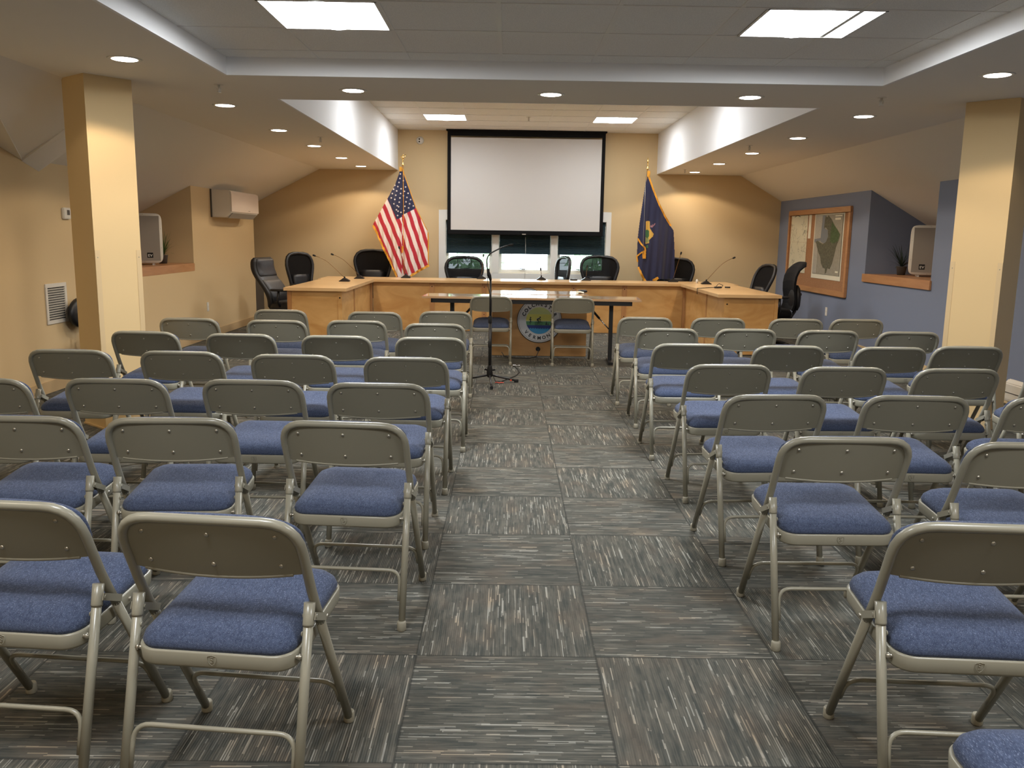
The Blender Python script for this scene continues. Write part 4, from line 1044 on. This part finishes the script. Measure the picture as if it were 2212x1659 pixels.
def vt_flag():
    X0 = vt_m(300, 0)[0]; t = empty('navy_flag', (X0, FLY, 0)); tag(t, 'draped navy flag with gold fringe and a partly hidden crest, right of the screen', 'flag', 'indoor flags on poles')
    pole(t, X0, 2.47, False)
    tm = lambda x, y: (vt_m(x, y)[0]-X0, vt_m(x, y)[1])
    out = [(290, 180), (282, 270), (262, 330), (218, 620), (185, 840), (163, 1015), (158, 1130), (150, 1265), (166, 1340), (168, 1410), (205, 1490), (262, 1590), (340, 1592), (420, 1560), (655, 1560), (655, 1290), (648, 1100), (636, 930), (600, 878), (540, 800), (440, 620), (380, 450), (320, 270), (318, 180)]
    gold = [(265, 812), (285, 805), (320, 808), (322, 900), (345, 940), (370, 972), (360, 1005), (330, 1030), (312, 1050), (312, 1090), (262, 1100)]
    green = [(262, 925), (285, 915), (310, 930), (312, 1000), (290, 1030), (262, 1010)]; pale = [(262, 1010), (300, 1010), (312, 1060), (298, 1085), (262, 1085)]
    leaf = [(272, 1120), (296, 1115), (300, 1150), (272, 1150)]; ant = [(325, 885), (332, 858), (345, 868), (352, 845), (362, 860), (385, 830), (392, 842), (370, 872), (350, 890)]
    def col(x, y):
        if inside((x, y), green): return 2
        if inside((x, y), pale): return 3
        if inside((x, y), gold): return 1
        if inside((x, y), leaf): return 2
        if inside((x, y), ant): return 4
        return 0
    def yf(x, y):
        u = (y-180)/1400; d = x-265
        return -.045+(.05*min(1, -d/120) if d < 0 else .10*min(1, d/400)*(.3+.7*u))+.03*sin(d*.022+.8)*u+.010*sin(d*.07+y*.006)*u
    cloth('cloth', out, tm, col, yf, [M['fl_blue'], mat('crest_gold', (206, 164, 74), .7), mat('crest_green', (60, 104, 66), .7), mat('crest_pale_green', (140, 146, 92), .7), mat('crest_rose', (150, 108, 118), .7)], t, 4.5, (140, 665, 184, 1596))
    b = MB()
    ribbon(b, [(300, 235), (372, 430), (438, 590), (520, 750), (600, 868)], 22, tm, yf)
    ribbon(b, [(162, 1030), (205, 1100), (255, 1150), (262, 1200)], 20, tm, yf, -.012); ribbon(b, [(255, 1190), (205, 1215), (148, 1262), (160, 1335)], 17, tm, yf, -.014); ribbon(b, [(243, 1195), (243, 1290)], 44, tm, yf, -.02)
    ribbon(b, [(170, 1400), (205, 1490), (262, 1588)], 28, tm, yf); ribbon(b, [(432, 1540), (360, 1580)], 34, tm, yf); ribbon(b, [(305, 170), (300, 245)], 34, tm, yf)
    b.build('fringe', M['gold'], t, weld=False)
    c = MB(); c.tube([(-.03, -.045, 2.40), (-.032, -.06, 1.9), (-.034, -.075, 1.4), (-.03, -.08, 1.15)], .0035, 6); c.build('cord', M['rivet'], t)
vt_flag()

# ================================================================== LEFT WALL FITTINGS
def ac():
    t = empty('air_conditioner', (LX, 12.46, 1.60)); tag(t, 'white wall mounted air conditioner on the left wall', 'air conditioner')
    y0, y1, D = -.64, .64, .27
    b = MB(); b.prism([(0, 0), (0, .37), (D-.01, .355), (D, .30), (D, .07), (D-.07, .0)], y0, y1, 'y'); b.build('housing', M['offwhite'], t, bevel=.008)
    b = MB(); b.prism([(D+.001, .075), (D+.001, .30), (D-.004, .345), (D+.004, .345), (D+.012, .30), (D+.012, .075)], y0+.006, y1-.006, 'y'); b.build('front_panel', mat('ac_front', (226, 214, 204), .4), t, bevel=.003)
    b = MB(); b.prism([(D-.065, -.004), (D-.002, .06), (D+.003, .055), (D-.06, -.010)], y0+.08, y1-.08, 'y'); b.build('louvre', M['grey'], t)
    MB().box(D+.0125, D+.014, .12, .20, .095, .103).build('badge', M['grey'], t)
    b = MB(); b.box(.001, .02, y0-.012, y0+.0, .0, .37); b.build('back_plate', M['dkgrey'], t)
ac()
def grille():
    t = empty('return_air_grille', (LX, 7.667, .588)); tag(t, 'white louvred return air grille low on the left wall', 'air grille')
    w, h = .18, .352
    b = MB(); b.box(0, .010, -w, w, 0, .035); b.box(0, .010, -w, w, h-.035, h); b.box(0, .010, -w, -w+.035, .035, h-.035); b.box(0, .010, w-.035, w, .035, h-.035); b.build('frame', M['offwhite'], t, bevel=.002)
    MB().box(.0005, .0015, -w+.035, w-.035, .035, h-.035).build('duct_opening', M['rubber'], t)
    s = MB(); n = 13
    for i in range(n):
        z = .040+(h-.08)*(i+.5)/n; s.prism([(.002, z-.006), (.009, z+.006), (.010, z+.004), (.003, z-.008)], -w+.034, w-.034, 'y')
    s.build('louvres', M['offwhite'], t)
grille()
t = empty('thermostat', (LX, 7.93, 1.50)); tag(t, 'small white thermostat on the left wall', 'thermostat')
MB().box(0, .026, -.065, .065, 0, .10).build('body', M['offwhite'], t, bevel=.006); MB().box(.0262, .0272, -.01, .038, .035, .08).build('display', M['dkgrey'], t)
def outlet(x, y, z, sx, lab, grp=None):
    t = empty('wall_outlet', (x, y, z)); tag(t, lab, 'outlet', grp)
    MB().box(min(0, sx*.006), max(0, sx*.006), -.038, .038, -.06, .06).build('cover_plate', M['offwhite'], t, bevel=.002)
    for dz in (-.026, .026): MB().box(min(sx*.006, sx*.0075), max(sx*.006, sx*.0075), -.017, .017, dz-.016, dz+.016).build('socket', M['white'], t, bevel=.0005)
outlet(LX, 11.54, .42, 1, 'white wall outlet low on the tan left wall under the air conditioner')
outlet(RX, 12.12, .43, -1, 'white wall outlet low on the blue wall under the notice board')
# dark cabinet in the corner recess
t = empty('metal_cabinet', (-4.36, 14.2, 0)); tag(t, 'dark grey metal cabinet edge in the far left corner', 'cabinet')
MB().box(-.30, .315, -.2, .27, .02, .98).build('body', M['dkgrey'], t, bevel=.004)
for i in range(2): MB().box(-.29+.30*i, .0+.305*i, -.212, -.2, .05, .95).build('door', M['dkgrey'], t, bevel=.003)
MB().tube([(.26, -.212, .60), (.26, -.235, .60), (.30, -.235, .60)], .005, 8).build('handle', M['chrome'], t)

# alcove ledges
def ledge(x0, x1, y0, y1, xf, lab):
    b = MB(); sg = 1 if x1 > x0 else -1
    b.box(min(x0, x1), max(x0, x1), y0, y1, .985, 1.010)
    b.box(min(xf, xf+sg*.022), max(xf, xf+sg*.022), y0-.03, y1+.03, .91, 1.010)
    o = b.build('wooden_ledge', M['oak'], None, bevel=.003); tag(o, lab, 'ledge')
ledge(LX-.001, -5.399, LA0+.002, LA1-.002, LX+.001, 'oak ledge of the left alcove under the speaker')
ledge(RX+.001, 5.799, RA0+.002, RA1-.002, RX-.023, 'oak ledge of the blue right alcove under the speaker')
struct(MB().box(-5.4, LX-.1, LA0, LA1, .90, .984).build('wall_left', M['tan'])); struct(MB().box(RX+.1, 5.8, RA0, RA1, .90, .984).build('wall_right', M['blue']))

def loudspeaker(x, y, sx, lab):
    t = empty('loudspeaker', (x, y, 1.010), radians(20*sx)); tag(t, lab, 'loudspeaker', 'white loudspeakers in the wall alcoves')
    W_, H_ = .40, .575
    b = MB(); rings = []
    for yy, k, kz in ((0, .97, .985), (.01, 1, 1), (.10, 1, 1), (.30, .72, .95), (.31, .68, .93)):
        rings.append([Vector((W_/2*k*math.copysign(abs(cos(a))**.25, cos(a)), yy, .022+H_/2+H_/2*kz*math.copysign(abs(sin(a))**.25, sin(a)))) for a in [2*pi*j/40 for j in range(40)]])
    b.loft(rings); b.build('cabinet', M['offwhite'], t)
    g = MB(); g.box(-W_/2+.028, W_/2-.028, -.004, .001, .022+.030, .022+H_-.030); g.build('grille', M['grey'], t, bevel=.002)
    l = MB(); bx = .06*sx; l.box(bx-.032, bx+.032, -.0055, -.0042, .085, .145)
    for ch, dx in (('E', -.014), ('V', .012)):
        vs, fs = glyph(ch, .042, .001); l.add([(bx+dx+v.x, -.0062, .098+v.y) for v in vs], fs, 1)
    l.build('badge', [M['rubber'], M['white']], t, weld=False)
    f = MB()
    for fx in (-.09, .09): f.box(fx-.012, fx+.012, .02, .22, .0, .024)
    f.build('feet', M['offwhite'], t)
    s = MB()
    for px, pz in ((0, .036), (0, H_+.008), (-W_/2+.014, .2), (-W_/2+.014, .42), (W_/2-.014, .2), (W_/2-.014, .42)): s.lathe([(.004, 0), (.003, .002)], (px, -.0005, pz), 8, M=Matrix.Rotation(radians(90), 3, 'X'))
    s.build('screw', M['rivet'], t)
loudspeaker(-4.225, 10.20, 1, 'white loudspeaker with grey grille partly behind the left column')
loudspeaker(4.91, 10.15, -1, 'white loudspeaker with grey grille in the blue alcove')
def spiky(x, y, mt, lab, n, s, seed):
    rnd = random.Random(seed); t = empty('potted_plant', (x, y, 1.010)); tag(t, lab, 'plant', 'spiky plants behind the loudspeakers')
    MB().lathe([(.045, 0), (.06, .10), (.063, .105), (.055, .105), (.05, .09)], (0, 0, 0), 18).build('pot', M['dkgrey'], t)
    b = MB()
    for i in range(n):
        a = rnd.uniform(0, 2*pi); L = rnd.uniform(.20, .42)*s; el = rnd.uniform(.45, 1.35); wd = rnd.uniform(.003, .006); vs = []
        for k in range(7):
            u = k/6; rr = L*u*cos(el); z = .10+L*u*sin(el)-.12*u*u*cos(el); w_ = wd*(1-u)**.6+.0006
            vs += [(rr*cos(a)-w_*sin(a), rr*sin(a)+w_*cos(a), z), (rr*cos(a)+w_*sin(a), rr*sin(a)-w_*cos(a), z)]
        b.add(vs, [(2*k, 2*k+1, 2*k+3, 2*k+2) for k in range(6)])
    b.build('leaves', mt, t, weld=False)
spiky(-4.25, 10.80, M['green'], 'spiky green grass plant behind the left loudspeaker', 60, .85, 3)
spiky(4.84, 10.66, M['greendark'], 'dark spiky grass plant behind the right loudspeaker', 45, .9, 5)
t = empty('tissue_box', (4.80, 9.66, 1.010)); tag(t, 'brown tissue box with a white tissue at the near end of the right alcove', 'tissue box')
b = MB(); b.loft([supring(0, 0, z, .058*k, .058*k, 20, 5) for z, k in ((0, .97), (.004, 1), (.125, 1), (.13, .96))]); b.build('box', mat('brown_box', (98, 82, 68), .6), t)
b = MB(); b.add([(-.035, -.01, .13), (.03, .012, .13), (.045, .0, .20), (.01, -.012, .235), (-.055, .006, .215), (0, .0, .17)], [(0, 1, 5), (1, 2, 5), (2, 3, 5), (3, 4, 5), (4, 0, 5)]); b.build('tissue', M['paper'], t)

# notice board
def board():
    t = empty('notice_board', (RX, 12.70, 1.265), 0); tag(t, 'oak framed cork notice board on the blue wall', 'notice board')
    y0, y1, z0, z1 = -1.25, 1.25, -.60, .60; f = .075
    MB().box(-.018, 0, y0+.05, y1-.05, z0+.05, z1-.05).build('cork_panel', M['cork'], t)
    b = MB(); b.box(-.035, 0, y0, y1, z0, z0+f); b.box(-.035, 0, y0, y1, z1-f, z1); b.box(-.035, 0, y0, y0+f, z0+f, z1-f); b.box(-.035, 0, y1-f, y1, z0+f, z1-f); b.build('frame', M['oak'], t, bevel=.006)
board()
def sheet(y0, y1, z0, z1, name, lab, mt, x=RX-.0195, curl=0):
    b = MB(); n = 8; vs = []
    for i in range(n+1):
        y = y0+(y1-y0)*i/n
        for z in (z0, z1): vs.append((x-.0015-curl*abs(sin(i*1.3))*(.5 if z == z1 else 1), y, z))
    b.add(vs, [(2*i, 2*i+1, 2*i+3, 2*i+2) for i in range(n)]); b.add([(p_[0]+.001, p_[1], p_[2]) for p_ in vs], [(2*i+1, 2*i, 2*i+2, 2*i+3) for i in range(n)])
    o = b.build(name, mt, weld=False); tag(o, lab, 'paper', 'papers pinned on the notice board'); return o
def line_mat():
    m = mat('line_map_paper', (208, 204, 180), .8); N = NT(m); b = m.node_tree.nodes['Principled BSDF']; tc = N.n('ShaderNodeTexCoord')
    v = N.n('ShaderNodeTexVoronoi', feature='DISTANCE_TO_EDGE'); v.inputs['Scale'].default_value = 13
    nz = N.n('ShaderNodeTexNoise'); nz.inputs['Scale'].default_value = 5; nz.inputs['Detail'].default_value = 2; N.l(tc.outputs['Object'], v.inputs['Vector']); N.l(tc.outputs['Object'], nz.inputs['Vector'])
    ln = N.m('MULTIPLY', N.m('LESS_THAN', v.outputs['Distance'], .035), N.ramp(nz.outputs['Fac'], .46, .56)); N.l(N.mix(N.m('MULTIPLY', ln, .65), srgb(208, 204, 180), srgb(110, 112, 96)), b.inputs['Base Color']); return m
LM = line_mat()
p1 = sheet(13.08, 13.82, 1.385, 1.84, 'wall_map', 'pale line drawn map sheet, upper left on the notice board', LM, curl=.006)
MB().tube([(RX-.026, 13.55-.12+.24*i/8, 1.765+.02*sin(pi*i/8)) for i in range(9)], .006, 5, flat=.3).build('print_mark', M['dkgrey'], p1)
sheet(13.08, 13.82, .925, 1.383, 'wall_map', 'pale line drawn map sheet, lower left on the notice board', LM, curl=.006)
sheet(12.93, 13.04, 1.44, 1.83, 'paper_strip', 'narrow white paper strip between the maps on the notice board', M['paper'])
mp = sheet(11.66, 12.78, .875, 1.80, 'aerial_map', 'large printed aerial map with dark green town shape on the notice board', M['paper'], curl=.004)
def maplayers(o):
    # pattern coords measured on the sheet: u 0..1 from far edge to near edge, v 0..1 from the top
    def P(u, v): return (12.78-1.12*u, 1.80-.925*v)
    b = MB(); x = RX-.0285
    def poly(pts, mi, dx):
        c = [P(u, v) for u, v in pts]; b.add([(x-dx, y, z) for y, z in c], [tuple(range(len(c)))], mi)
    poly([(.04, .03), (.97, .03), (.97, .93), (.04, .93)], 0, 0)
    for i in range(5): poly([(.06+.045*i, .04), (.085+.045*i, .04), (.085+.045*i, .92 if i < 3 else .40), (.06+.045*i, .92 if i < 3 else .40)], 1, .0006)
    poly([(.30, .04), (.42, .04), (.40, .20), (.44, .40), (.28, .42), (.06, .45), (.04, .40), (.26, .38)], 2, .0008)
    poly([(.38, .05), (.46, .07), (.48, .04), (.60, .10), (.72, .20), (.84, .27), (.92, .33), (.88, .42), (.82, .50), (.78, .62), (.72, .76), (.66, .84), (.58, .83), (.55, .90), (.50, .92), (.50, .84), (.42, .83), (.34, .76), (.30, .66), (.22, .60), (.16, .52), (.10, .44), (.16, .42), (.26, .45), (.36, .47), (.46, .44), (.52, .36), (.50, .26), (.42, .22), (.36, .24)], 3, .0012)
    poly([(.40, .24), (.50, .26), (.52, .36), (.46, .44), (.40, .46), (.28, .44), (.30, .30)], 2, .0016)
    poly([(.62, .14), (.74, .21), (.90, .32), (.86, .42), (.74, .46), (.60, .44), (.60, .30)], 4, .0016)
    poly([(.72, .05), (.94, .05), (.94, .065), (.72, .065)], 5, .0016); poly([(.72, .085), (.90, .085), (.90, .115), (.72, .115)], 5, .0016); poly([(.84, .86), (.93, .86), (.93, .885), (.84, .885)], 5, .0016)
    b.build('printed_map', [mat('map_field', (150, 146, 132), .8, var=((30, 30, 30), .1)), mat('map_text_columns', (186, 184, 176), .8, var=((2, 90, 90), .2)), mat('map_water', (120, 126, 132), .8), mat('map_land', (92, 92, 76), .8, var=((40, 40, 40), .35)), mat('map_woods', (72, 92, 58), .8, var=((40, 40, 40), .3)), M['paper']], o, weld=False)
maplayers(mp)
# white electric heater by the right wall
t = empty('electric_heater', (4.36, 6.93, 0)); tag(t, 'white electric panel heater on feet by the blue wall at the right edge', 'heater')
b = MB(); b.prism([(-.05, .075), (.05, .075), (.055, .10), (.055, .20), (.03, .255), (-.02, .265), (-.05, .23), (-.055, .10)], -.40, .40, 'y'); b.build('body', M['offwhite'], t, bevel=.008)
b = MB(); b.box(-.056, -.052, -.38, .38, .15, .156); b.build('seam', M['dkgrey'], t)
for yy in (.35, -.35): b = MB(); b.box(-.09, .08, yy-.02, yy+.02, 0, .03); b.box(-.03, .03, yy-.02, yy+.02, .03, .08); b.build('foot', M['offwhite'], t, bevel=.006)

# ================================================================== OUTDOORS seen through the windows
struct(MB().box(-25, 25, 14.9, 70, -3.1, -3.0).build('ground', mat('lawn', (96, 120, 70), .95)), 'bright lawn outside')
def tree(x, y, r, h, lab, seed):
    rnd = random.Random(seed); t = empty('tree', (x, y, -3.0)); tag(t, lab, 'tree', 'trees outside the windows')
    MB().tube([(0, 0, 0), (0.05, 0, h*.6), (0, 0, h)], .15, 10, rs=[.2, .14, .05]).build('trunk', mat('bark', (90, 76, 60), .9), t)
    b = MB()
    for i in range(1600):
        a, e_ = rnd.uniform(0, 2*pi), math.acos(rnd.uniform(-1, 1)); q = rnd.uniform(.5, 1)**.5*r
        c = Vector((q*sin(e_)*cos(a), q*sin(e_)*sin(a), h+q*cos(e_)*.9)); u = Vector((rnd.uniform(-1, 1), rnd.uniform(-1, 1), rnd.uniform(-1, 1))).normalized(); v = u.orthogonal().normalized(); s = rnd.uniform(.08, .16)
        b.add([c-u*s, c+v*s*.5, c+u*s, c-v*s*.5], [(0, 1, 2, 3)])
    b.build('crown', mat('tree_leaves', (150, 186, 146), .7), t, weld=False)
tree(-1.4, 19.5, 1.5, 3.6, 'leafy green tree outside the left window', 11)
tree(3.0, 22.5, 1.5, 3.7, 'leafy tree outside the right window', 12)
